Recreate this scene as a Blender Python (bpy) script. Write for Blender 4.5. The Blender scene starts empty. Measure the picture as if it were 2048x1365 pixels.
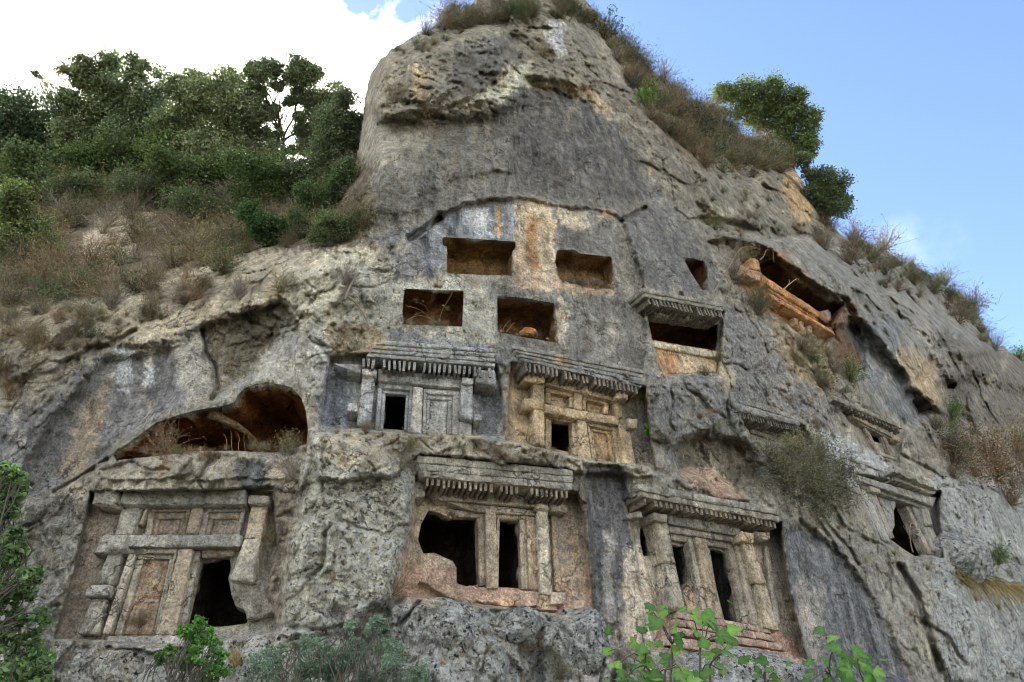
import bpy, math, random
import numpy as np
from mathutils import Vector, Matrix

random.seed(7); RNG = np.random.RandomState(11)
SC = bpy.context.scene
COL = SC.collection

# ------------------------------------------------------------------ camera, sky, sun, exposure
FPX, PITCH, EYE = 1500.0, math.radians(30.0), 1.6       # focal length in photo pixels, upward tilt, eye height
cam_d = bpy.data.cameras.new('camera'); cam = bpy.data.objects.new('camera', cam_d); COL.objects.link(cam)
cam.location = (0, 0, EYE); cam.rotation_euler = (math.radians(90) + PITCH, 0, 0)
cam_d.sensor_width = 36.0; cam_d.lens = 36.0 * FPX / 2048.0
cam_d.clip_start = 0.1; cam_d.clip_end = 5000
SC.camera = cam

CP, SP = math.cos(PITCH), math.sin(PITCH)
def ray(u, v):
    a = (np.asarray(u, float) - 1024.0) / FPX; b = (682.5 - np.asarray(v, float)) / FPX
    return np.stack([a, CP - b * SP, SP + b * CP], -1)
CAM = np.array([0, 0, EYE])

SUN = ray(570, 272); SUN = SUN / np.linalg.norm(SUN)
SUN_EL = math.asin(SUN[2]); SUN_AZ = math.atan2(SUN[0], SUN[1])

world = bpy.data.worlds.new('World'); SC.world = world; world.use_nodes = True
nt = world.node_tree; nt.nodes.clear()
def N(t, kind, **kw):
    n = t.nodes.new(kind)
    for k, v in kw.items(): setattr(n, k, v)
    return n
def setin(n, **kw):
    for k, v in kw.items(): n.inputs[k.replace('_', ' ')].default_value = v
def mth(t, op, a, b=None, clamp=False):
    n = N(t, 'ShaderNodeMath', operation=op, use_clamp=clamp)
    for i, x in enumerate((a, b)):
        if x is None: continue
        if isinstance(x, (int, float)): n.inputs[i].default_value = x
        else: t.links.new(x, n.inputs[i])
    return n.outputs[0]
def sstep(t, x, lo, hi, a=0.0, b=1.0):
    n = N(t, 'ShaderNodeMapRange', interpolation_type='SMOOTHSTEP')
    n.inputs['From Min'].default_value = lo; n.inputs['From Max'].default_value = hi
    n.inputs['To Min'].default_value = a; n.inputs['To Max'].default_value = b
    t.links.new(x, n.inputs['Value']); return n.outputs['Result']
def mixc(t, fac, a, b, mode='MIX'):
    n = N(t, 'ShaderNodeMix', data_type='RGBA', blend_type=mode)
    if isinstance(fac, (int, float)): n.inputs[0].default_value = fac
    else: t.links.new(fac, n.inputs[0])
    for i, x in ((6, a), (7, b)):
        if isinstance(x, tuple): n.inputs[i].default_value = x if len(x) == 4 else (*x, 1)
        else: t.links.new(x, n.inputs[i])
    return n.outputs[2]

SKY_STRENGTH = 0.11
sky = N(nt, 'ShaderNodeTexSky', sky_type='NISHITA', sun_disc=False)
sky.sun_elevation = SUN_EL; sky.sun_rotation = SUN_AZ
sky.air_density = 1.0; sky.dust_density = 0.08; sky.ozone_density = 2.0; sky.altitude = 100
tc = N(nt, 'ShaderNodeTexCoord')
dirv = tc.outputs['Generated']
def dotdir(vec):
    n = N(nt, 'ShaderNodeVectorMath', operation='DOT_PRODUCT'); nt.links.new(dirv, n.inputs[0])
    v = np.array(vec, float); v /= np.linalg.norm(v); n.inputs[1].default_value = tuple(v)
    return n.outputs['Value']
nz = N(nt, 'ShaderNodeTexNoise'); setin(nz, Scale=5.5, Detail=9.0, Roughness=0.55); nt.links.new(dirv, nz.inputs['Vector'])
nz2 = N(nt, 'ShaderNodeTexNoise'); setin(nz2, Scale=2.1, Detail=6.0, Roughness=0.6); nt.links.new(dirv, nz2.inputs['Vector'])
n1 = mth(nt, 'SUBTRACT', nz.outputs['Fac'], 0.5)
# a large cumulus stands left of the summit; its billowy edge is noise
big = mth(nt, 'ADD', dotdir(ray(180, 60)), mth(nt, 'MULTIPLY', n1, 0.20))
cl1 = sstep(nt, big, 0.900, 0.925)
gap = mth(nt, 'ADD', dotdir(ray(795, -25)), mth(nt, 'MULTIPLY', n1, 0.016))
# fair-weather clouds over the rest of the sky, away from the clear patch over the right ridge
clr = dotdir(ray(1750, 200))
n2 = mth(nt, 'SUBTRACT', nz2.outputs['Fac'], sstep(nt, clr, 0.35, 0.80, 0.0, 0.5))
cl2 = sstep(nt, n2, 0.40, 0.58)
wis = mth(nt, 'ADD', dotdir(ray(1870, 500)), mth(nt, 'MULTIPLY', n1, 0.0060))
cl3 = mth(nt, 'MULTIPLY', mth(nt, 'MULTIPLY', sstep(nt, wis, 0.9975, 1.0003), 0.14), sstep(nt, nz.outputs['Fac'], 0.42, 0.62))
cl = mth(nt, 'MAXIMUM', mth(nt, 'MAXIMUM', cl1, cl2), cl3)
cl = mth(nt, 'MULTIPLY', cl, sstep(nt, gap, 0.9964, 0.9976, 1.0, 0.0))
glow = sstep(nt, dotdir(SUN), 0.55, 1.0, 9.5, 19.0)
ccol = N(nt, 'ShaderNodeCombineColor')
for i in range(3): nt.links.new(mth(nt, 'MULTIPLY', glow, (1.0, 0.975, 0.93)[i]), ccol.inputs[i])
skyc = mixc(nt, 1.0, sky.outputs['Color'], (0.97, 0.955, 0.98), 'MULTIPLY')
skymix = mixc(nt, cl, skyc, ccol.outputs[0])
bg = N(nt, 'ShaderNodeBackground'); bg.inputs['Strength'].default_value = SKY_STRENGTH
nt.links.new(skymix, bg.inputs['Color'])
wo = N(nt, 'ShaderNodeOutputWorld'); nt.links.new(bg.outputs[0], wo.inputs['Surface'])

sun_d = bpy.data.lights.new('sun', 'SUN'); sun = bpy.data.objects.new('sun', sun_d); COL.objects.link(sun)
sun_d.energy = 3.0; sun_d.angle = math.radians(0.5); sun_d.color = (1.0, 0.93, 0.82)
sun.rotation_euler = Vector(tuple(-SUN)).to_track_quat('-Z', 'Y').to_euler()
sun.location = (0, 0, 60)

vs = SC.view_settings
SC.display_settings.display_device = 'sRGB'
vs.view_transform = 'Standard'; vs.look = 'None'; vs.gamma = 1.0; vs.use_curve_mapping = False
vs.exposure = 1.5
SC.cycles.filter_width = 1.0; SC.cycles.max_bounces = 6; SC.cycles.diffuse_bounces = 3; SC.cycles.transparent_max_bounces = 6

# ------------------------------------------------------------------ numeric helpers
def srgb(c):
    c = np.asarray(c, float) / 255.0
    return np.where(c <= 0.04045, c / 12.92, ((c + 0.055) / 1.055) ** 2.4)
_P = RNG.permutation(4096)
_G = RNG.normal(size=(4096, 3)); _G /= np.linalg.norm(_G, axis=1)[:, None]
def perlin(p):
    p = np.asarray(p, float); sh = p.shape[:-1]; p = p.reshape(-1, 3)
    i = np.floor(p).astype(np.int64); f = p - i; w = f * f * f * (f * (f * 6 - 15) + 10)
    out = np.zeros(len(p))
    for dx in (0, 1):
        wx = w[:, 0] if dx else 1 - w[:, 0]
        for dy in (0, 1):
            wy = w[:, 1] if dy else 1 - w[:, 1]
            for dz in (0, 1):
                wz = w[:, 2] if dz else 1 - w[:, 2]
                h = _P[(_P[(_P[(i[:, 0] + dx) & 4095] + i[:, 1] + dy) & 4095] + i[:, 2] + dz) & 4095]
                g = _G[h]
                out += wx * wy * wz * (g[:, 0] * (f[:, 0] - dx) + g[:, 1] * (f[:, 1] - dy) + g[:, 2] * (f[:, 2] - dz))
    return (out * 1.5).reshape(sh)
def fbm(p, octaves=3, gain=0.5, ridged=False):
    s = 0; a = 1.0; tot = 0
    for k in range(octaves):
        n = perlin(p * (2.03 ** k) + 17.3 * k)
        if ridged: n = 1 - 2 * np.abs(n) * 1.3
        s = s + a * n; tot += a; a *= gain
    return s / tot
def smooth(x, lo, hi):
    t = np.clip((x - lo) / (hi - lo), 0, 1); return t * t * (3 - 2 * t)
def poly_sd(u, v, poly):
    """signed distance in pixels, positive inside"""
    poly = np.asarray(poly, float); n = len(poly)
    d = np.full(u.shape, 1e9); ins = np.zeros(u.shape, bool)
    for i in range(n):
        x0, y0 = poly[i]; x1, y1 = poly[(i + 1) % n]
        ex, ey = x1 - x0, y1 - y0
        L = ex * ex + ey * ey + 1e-9
        t = np.clip(((u - x0) * ex + (v - y0) * ey) / L, 0, 1)
        d = np.minimum(d, (u - x0 - t * ex) ** 2 + (v - y0 - t * ey) ** 2)
        c = ((y0 > v) != (y1 > v))
        with np.errstate(divide='ignore', invalid='ignore'):
            xi = x0 + (v - y0) * ex / (ey if abs(ey) > 1e-9 else 1e-9)
        ins ^= c & (u < xi)
    d = np.sqrt(d); return np.where(ins, d, -d)
def line_d(u, v, pts):
    d = np.full(u.shape, 1e9); pts = np.asarray(pts, float)
    for i in range(len(pts) - 1):
        x0, y0 = pts[i]; ex, ey = pts[i + 1] - pts[i]; L = ex * ex + ey * ey + 1e-9
        t = np.clip(((u - x0) * ex + (v - y0) * ey) / L, 0, 1)
        d = np.minimum(d, (u - x0 - t * ex) ** 2 + (v - y0 - t * ey) ** 2)
    return np.sqrt(d)

# ------------------------------------------------------------------ scene helpers
def link(o): COL.objects.link(o); return o
def mesh_np(name, V, F, mat=None, cols=None, msk=None, smoothed=True):
    """V (n,3); F (m,k) with k = 3 or 4"""
    V = np.asarray(V, np.float32); F = np.asarray(F, np.int32)
    me = bpy.data.meshes.new(name)
    me.vertices.add(len(V)); me.vertices.foreach_set('co', V.ravel())
    k = F.shape[1]
    me.loops.add(F.size); me.loops.foreach_set('vertex_index', F.ravel())
    me.polygons.add(len(F)); me.polygons.foreach_set('loop_start', np.arange(0, F.size, k, dtype=np.int32))
    me.polygons.foreach_set('loop_total', np.full(len(F), k, np.int32))
    me.polygons.foreach_set('use_smooth', np.full(len(F), smoothed, bool))
    me.update(calc_edges=True)
    for nm, arr in (('Col', cols), ('Msk', msk)):
        if arr is None: continue
        at = me.color_attributes.new(nm, 'FLOAT_COLOR', 'POINT')
        arr = np.asarray(arr, np.float32)
        if arr.ndim == 1: arr = np.tile(arr, (len(V), 1))
        a4 = np.ones((len(V), 4), np.float32); a4[:, :3] = arr[:, :3]
        at.data.foreach_set('color', a4.ravel())
    if mat: me.materials.append(mat)
    return me
def add(name, me, parent=None, loc=None):
    o = bpy.data.objects.new(name, me); link(o)
    if parent is not None: o.parent = parent
    if loc is not None: o.location = loc
    return o
def tag(o, label=None, cat=None, group=None, kind=None):
    if label: o['label'] = label
    if cat: o['category'] = cat
    if group: o['group'] = group
    if kind: o['kind'] = kind
    return o
def empty(name, loc, label=None, cat=None, group=None):
    o = bpy.data.objects.new(name, None); link(o); o.location = tuple(loc); o.empty_display_size = 0.3
    return tag(o, label, cat, group)

# ------------------------------------------------------------------ materials
def new_mat(name):
    m = bpy.data.materials.new(name); m.use_nodes = True; m.node_tree.nodes.clear(); return m
def tnoise(t, pos, scale, detail=4, rough=0.5, stretch=None):
    n = N(t, 'ShaderNodeTexNoise'); setin(n, Scale=scale, Detail=float(detail), Roughness=rough)
    if stretch:
        m = N(t, 'ShaderNodeMapping'); m.inputs['Scale'].default_value = stretch
        t.links.new(pos, m.inputs['Vector']); t.links.new(m.outputs[0], n.inputs['Vector'])
    else: t.links.new(pos, n.inputs['Vector'])
    return n.outputs['Fac']
def rock_material(name, bump=1.0):
    m = new_mat(name); t = m.node_tree
    pos = N(t, 'ShaderNodeNewGeometry').outputs['Position']
    a = N(t, 'ShaderNodeAttribute', attribute_name='Col').outputs['Color']
    mk = N(t, 'ShaderNodeSeparateColor'); t.links.new(N(t, 'ShaderNodeAttribute', attribute_name='Msk').outputs['Color'], mk.inputs[0])
    R, G, B = mk.outputs[0], mk.outputs[1], mk.outputs[2]
    broad = tnoise(t, pos, 0.9, 6, 0.62); mid = tnoise(t, pos, 4.5, 6, 0.65); fine = tnoise(t, pos, 17.0, 5, 0.7)
    gritty = tnoise(t, pos, 55.0, 3, 0.6)
    strk = tnoise(t, pos, 1.0, 5, 0.6, (3.6, 3.6, 0.22)); strk2 = tnoise(t, pos, 1.0, 4, 0.6, (11, 11, 0.7))
    val = mth(t, 'MULTIPLY', sstep(t, broad, 0.32, 0.68, 0.68, 1.26), sstep(t, mid, 0.32, 0.68, 0.70, 1.30))
    val = mth(t, 'MULTIPLY', val, sstep(t, fine, 0.34, 0.66, 0.66, 1.32))
    val = mth(t, 'MULTIPLY', val, sstep(t, gritty, 0.34, 0.66, 0.78, 1.20))
    s = mth(t, 'ADD', mth(t, 'MULTIPLY', mth(t, 'SUBTRACT', strk, 0.5), 2.4), mth(t, 'MULTIPLY', mth(t, 'SUBTRACT', strk2, 0.5), 1.1))
    s = mth(t, 'ADD', 1.0, mth(t, 'MULTIPLY', s, mth(t, 'ADD', G, 0.22)))
    s = mth(t, 'MAXIMUM', s, 0.35)
    drip = sstep(t, tnoise(t, pos, 1.0, 6, 0.62, (2.3, 2.3, 0.16)), 0.52, 0.66)
    drip = mth(t, 'MULTIPLY', drip, sstep(t, tnoise(t, pos, 0.55, 3, 0.5), 0.42, 0.60))
    s = mth(t, 'MULTIPLY', s, mth(t, 'SUBTRACT', 1.0, mth(t, 'MULTIPLY', drip, mth(t, 'ADD', 0.30, mth(t, 'MULTIPLY', G, 0.35)))))
    vr = N(t, 'ShaderNodeTexVoronoi', feature='DISTANCE_TO_EDGE'); vr.inputs['Scale'].default_value = 0.8
    wv = N(t, 'ShaderNodeTexNoise'); setin(wv, Scale=1.4, Detail=5.0, Roughness=0.6); t.links.new(pos, wv.inputs['Vector'])
    wa = N(t, 'ShaderNodeVectorMath', operation='MULTIPLY_ADD'); t.links.new(wv.outputs['Color'], wa.inputs[0]); wa.inputs[1].default_value = (1.6, 1.6, 1.6); t.links.new(pos, wa.inputs[2])
    t.links.new(wa.outputs[0], vr.inputs['Vector'])
    crack = mth(t, 'MULTIPLY', sstep(t, vr.outputs['Distance'], 0.0, 0.022, 1.0, 0.0), sstep(t, tnoise(t, pos, 0.9, 3, 0.5), 0.47, 0.60))
    val = mth(t, 'MULTIPLY', val, s)
    vc = N(t, 'ShaderNodeCombineColor')
    for i in range(3): t.links.new(val, vc.inputs[i])
    c = mixc(t, 1.0, a, vc.outputs[0], 'MULTIPLY')
    # warm iron stains drift with a very low noise
    warm = sstep(t, tnoise(t, pos, 1.7, 5, 0.6, (1.6, 1.6, 0.55)), 0.54, 0.74, 0.0, 0.50)
    c = mixc(t, warm, c, mixc(t, 1.0, c, (1.28, 0.98, 0.70), 'MULTIPLY'))
    # olive and ochre lichen crust
    cr = mth(t, 'MULTIPLY', sstep(t, tnoise(t, pos, 6.5, 6, 0.7), 0.56, 0.68), mth(t, 'ADD', 0.06, mth(t, 'MULTIPLY', B, 0.22)))
    c = mixc(t, cr, c, (0.38, 0.36, 0.25))
    lite = sstep(t, tnoise(t, pos, 1.0, 6, 0.65, (4.2, 4.2, 0.20)), 0.56, 0.68)
    c = mixc(t, mth(t, 'MULTIPLY', lite, mth(t, 'ADD', 0.04, mth(t, 'MULTIPLY', G, 0.85)), True), c, (0.50, 0.50, 0.475))
    # pale lichen patches (B) and black lichen / pits (R)
    pale = mth(t, 'MULTIPLY', sstep(t, tnoise(t, pos, 8.0, 7, 0.72), 0.47, 0.60), mth(t, 'MULTIPLY', B, 0.95), True)
    c = mixc(t, pale, c, (0.58, 0.59, 0.55))
    blk = mth(t, 'MULTIPLY', sstep(t, tnoise(t, pos, 9.0, 7, 0.74), 0.545, 0.59), mth(t, 'MULTIPLY', R, 1.15), True)
    c = mixc(t, blk, c, (0.035, 0.036, 0.035))
    pit = mth(t, 'MULTIPLY', sstep(t, tnoise(t, pos, 19.0, 5, 0.65), 0.60, 0.66), 0.72)
    c = mixc(t, pit, c, mixc(t, 1.0, c, (0.35, 0.35, 0.33), 'MULTIPLY'))
    c = mixc(t, mth(t, 'MULTIPLY', crack, 0.6), c, (0.05, 0.047, 0.04))
    p = N(t, 'ShaderNodeBsdfPrincipled'); t.links.new(c, p.inputs['Base Color'])
    p.inputs['Roughness'].default_value = 0.93; p.inputs['Specular IOR Level'].default_value = 0.15
    h = mth(t, 'ADD', mth(t, 'MULTIPLY', mid, 1.6), mth(t, 'ADD', mth(t, 'MULTIPLY', fine, 1.0), mth(t, 'MULTIPLY', gritty, 0.35)))
    h = mth(t, 'SUBTRACT', h, mth(t, 'ADD', mth(t, 'MULTIPLY', pit, 0.5), mth(t, 'MULTIPLY', crack, 1.6)))
    b = N(t, 'ShaderNodeBump'); b.inputs['Strength'].default_value = 0.85; b.inputs['Distance'].default_value = 0.11 * bump
    t.links.new(h, b.inputs['Height']); t.links.new(b.outputs[0], p.inputs['Normal'])
    o = N(t, 'ShaderNodeOutputMaterial'); t.links.new(p.outputs[0], o.inputs['Surface'])
    return m
M_ROCK = rock_material('weathered_limestone'); M_CARVED = rock_material('carved_limestone', 0.5)
def leaf_material(name, trans=0.35, sat=1.0):
    m = new_mat(name); t = m.node_tree
    a = N(t, 'ShaderNodeAttribute', attribute_name='Col').outputs['Color']
    g = N(t, 'ShaderNodeNewGeometry')
    r = sstep(t, g.outputs['Random Per Island'], 0, 1, 0.6, 1.4)
    fn = tnoise(t, g.outputs['Position'], 1.3, 3, 0.5)
    r = mth(t, 'MULTIPLY', r, sstep(t, fn, 0.3, 0.7, 0.75, 1.25))
    vc = N(t, 'ShaderNodeCombineColor')
    for i in range(3): t.links.new(r, vc.inputs[i])
    c = mixc(t, 1.0, a, vc.outputs[0], 'MULTIPLY')
    p = N(t, 'ShaderNodeBsdfPrincipled'); t.links.new(c, p.inputs['Base Color']); p.inputs['Roughness'].default_value = 0.55
    p.inputs['Specular IOR Level'].default_value = 0.3
    tr = N(t, 'ShaderNodeBsdfTranslucent'); t.links.new(mixc(t, 1.0, c, (1.15, 1.25, 0.6), 'MULTIPLY'), tr.inputs['Color'])
    mx = N(t, 'ShaderNodeMixShader'); mx.inputs[0].default_value = trans
    t.links.new(p.outputs[0], mx.inputs[1]); t.links.new(tr.outputs[0], mx.inputs[2])
    o = N(t, 'ShaderNodeOutputMaterial'); t.links.new(mx.outputs[0], o.inputs['Surface'])
    return m
M_LEAF = leaf_material('foliage'); M_DRY = leaf_material('dry_twigs', 0.12)
def bark_material():
    m = new_mat('bark'); t = m.node_tree
    pos = N(t, 'ShaderNodeNewGeometry').outputs['Position']
    f = tnoise(t, pos, 6.0, 5, 0.6, (3, 3, 0.6))
    c = mixc(t, f, (0.045, 0.038, 0.030), (0.16, 0.14, 0.115))
    p = N(t, 'ShaderNodeBsdfPrincipled'); t.links.new(c, p.inputs['Base Color']); p.inputs['Roughness'].default_value = 0.9
    b = N(t, 'ShaderNodeBump'); b.inputs['Distance'].default_value = 0.02; t.links.new(f, b.inputs['Height']); t.links.new(b.outputs[0], p.inputs['Normal'])
    o = N(t, 'ShaderNodeOutputMaterial'); t.links.new(p.outputs[0], o.inputs['Surface'])
    return m
M_BARK = bark_material()
def ground_material():
    m = new_mat('stony_ground'); t = m.node_tree
    pos = N(t, 'ShaderNodeNewGeometry').outputs['Position']
    c = mixc(t, tnoise(t, pos, 0.8, 8, 0.65), (0.045, 0.045, 0.025), (0.15, 0.13, 0.09))
    p = N(t, 'ShaderNodeBsdfPrincipled'); t.links.new(c, p.inputs['Base Color']); p.inputs['Roughness'].default_value = 0.95
    o = N(t, 'ShaderNodeOutputMaterial'); t.links.new(p.outputs[0], o.inputs['Surface'])
    return m
M_GROUND = ground_material()
# ------------------------------------------------------------------ the rock wall: a wall that curves away to the right and leans back
_xs = np.linspace(-60, 160, 2201)
_yaw = np.radians(np.interp(_xs, [-60, -12, -5, -3, 0, 4, 10, 14, 30, 160], [-12, -4, 0, 8, 20, 33, 35, 38, 41, 41]))
_yw = np.concatenate([[0], np.cumsum(np.tan(_yaw[:-1]) * 0.1)]); _yw += 14.0 - np.interp(-5, _xs, _yw)
def wall_y(x): return np.interp(x, _xs, _yw)
def wall_yaw(x): return np.interp(x, _xs, _yaw)
def base_y(x, z, hm, rm):
    b = wall_y(x) + 0.10 * np.maximum(z - 2, -6) + 0.10 * np.maximum(z - 13, 0)
    zl = np.interp(x, [-30, -12, -8, -5], [9.5, 10.3, 11.3, 12.6])
    s = z - zl
    return b + hm * 0.62 * np.log1p(np.exp(np.clip(s * 2.0, -30, 30))) / 2.0 + rm * 0.12 * np.maximum(z - 14, 0)
def base_t(u, v):
    """ray parameter of the large-scale wall under pixels u, v"""
    u = np.asarray(u, float); v = np.asarray(v, float); d = ray(u, v)
    hm = 1 - smooth(u - np.interp(v, [100, 300, 480, 560], [735, 725, 690, 610]), -70, 40)
    rm = smooth(u - np.interp(v, [-200, 60, 230, 390, 480, 700], [1150, 1190, 1300, 1400, 1500, 1900]), 0, 120)
    t = np.full(u.shape, 9.0); done = np.zeros(u.shape, bool); prev = t.copy()
    for tt in np.arange(9.0, 95.0, 0.6):
        P = CAM + d * tt
        hit = (P[..., 1] >= base_y(P[..., 0], P[..., 2], hm, rm)) & ~done
        prev = np.where(hit, tt - 0.6, prev); done |= hit
    lo = np.where(done, prev, 94.0); hi = lo + 0.6
    for _ in range(14):
        md = (lo + hi) / 2; P = CAM + d * md[..., None]
        above = P[..., 1] >= base_y(P[..., 0], P[..., 2], hm, rm)
        hi = np.where(above, md, hi); lo = np.where(above, lo, md)
    return (lo + hi) / 2
STEP = 2.7
Ua = np.concatenate([np.arange(-696, 0, 12), np.arange(0, 2048, STEP), np.arange(2048, 2380, 12)])
Va = np.concatenate([np.arange(-150, 0, 10), np.arange(0, 1365, STEP), np.arange(1365, 1720, 12)])
cu = np.arange(-712, 2400, 8.0); cv = np.arange(-160, 1730, 8.0)
CU, CV = np.meshgrid(cu, cv)
CT = base_t(CU, CV)
def bil(arr, ax, ay, u, v):
    iu = np.clip(np.searchsorted(ax, u) - 1, 0, len(ax) - 2); iv = np.clip(np.searchsorted(ay, v) - 1, 0, len(ay) - 2)
    fu = np.clip((u - ax[iu]) / (ax[iu + 1] - ax[iu]), 0, 1); fv = np.clip((v - ay[iv]) / (ay[iv + 1] - ay[iv]), 0, 1)
    if arr.ndim == 3: fu = fu[..., None]; fv = fv[..., None]
    return (arr[iv, iu] * (1 - fu) + arr[iv, iu + 1] * fu) * (1 - fv) + (arr[iv + 1, iu] * (1 - fu) + arr[iv + 1, iu + 1] * fu) * fv

# tomb planes: name -> (centre pixel, how deep the carved plane lies behind the wall, recess outline)
class Plane:
    def __init__(s, uc, vc, depth, yaw=None, lean=6.0):
        P0 = CAM + ray(uc, vc) * float(base_t(np.array([uc]), np.array([vc]))[0])
        s.yaw = float(wall_yaw(P0[0])) if yaw is None else math.radians(yaw); L = math.radians(lean)
        s.n = np.array([math.sin(s.yaw) * math.cos(L), -math.cos(s.yaw) * math.cos(L), math.sin(L)])
        s.U = np.array([-math.sin(s.yaw) * math.sin(L), math.cos(s.yaw) * math.sin(L), math.cos(L)])
        s.R = np.array([math.cos(s.yaw), math.sin(s.yaw), 0])
        s.P0 = P0 - s.n * depth
    def t(s, u, v, c=0.0):
        d = ray(u, v); return ((s.P0 + s.n * c - CAM) @ s.n) / (d @ s.n)
    def at(s, u, v, c=0.0):
        return CAM + ray(u, v) * np.asarray(s.t(u, v, c))[..., None]
PL = {
 'A': (Plane(350, 1130, 0.55), [(182, 985), (545, 980), (556, 1100), (530, 1180), (560, 1262), (360, 1290), (110, 1278), (150, 1140)]),
 'B': (Plane(985, 1090, 0.75), [(832, 952), (1156, 985), (1168, 1040), (1188, 1232), (1080, 1226), (905, 1203), (800, 1190), (812, 1110), (830, 1040)]),
 'C': (Plane(1420, 1150, 0.55), [(1250, 1003), (1290, 988), (1562, 1045), (1562, 1080), (1578, 1180), (1612, 1318), (1310, 1292), (1286, 1200), (1268, 1080)]),
 'D': (Plane(835, 800, 0.55), [(660, 714), (740, 708), (993, 728), (1004, 800), (1010, 872), (860, 872), (640, 852), (648, 780)]),
 'E': (Plane(1165, 830, 0.60), [(1022, 726), (1290, 775), (1296, 850), (1308, 932), (1180, 922), (1012, 880), (1016, 800)]),
 'F': (Plane(1372, 660, 0.35), [(1290, 590), (1446, 624), (1440, 705), (1436, 748), (1330, 750), (1306, 690), (1296, 650)]),
 'H': (Plane(1600, 620, 0.30, yaw=39), [(1478, 520), (1530, 548), (1672, 668), (1640, 700), (1560, 640), (1480, 575)]),
 'I': (Plane(1545, 840, 0.25), [(1480, 815), (1608, 852), (1625, 890), (1500, 880)]),
 'J': (Plane(1745, 850, 0.30), [(1670, 797), (1806, 858), (1796, 925), (1740, 900), (1700, 850)]),
 'K': (Plane(1800, 1030, 0.45), [(1712, 948), (1880, 985), (1874, 1012), (1885, 1116), (1800, 1105), (1762, 1082), (1732, 1010)]),
}
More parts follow.
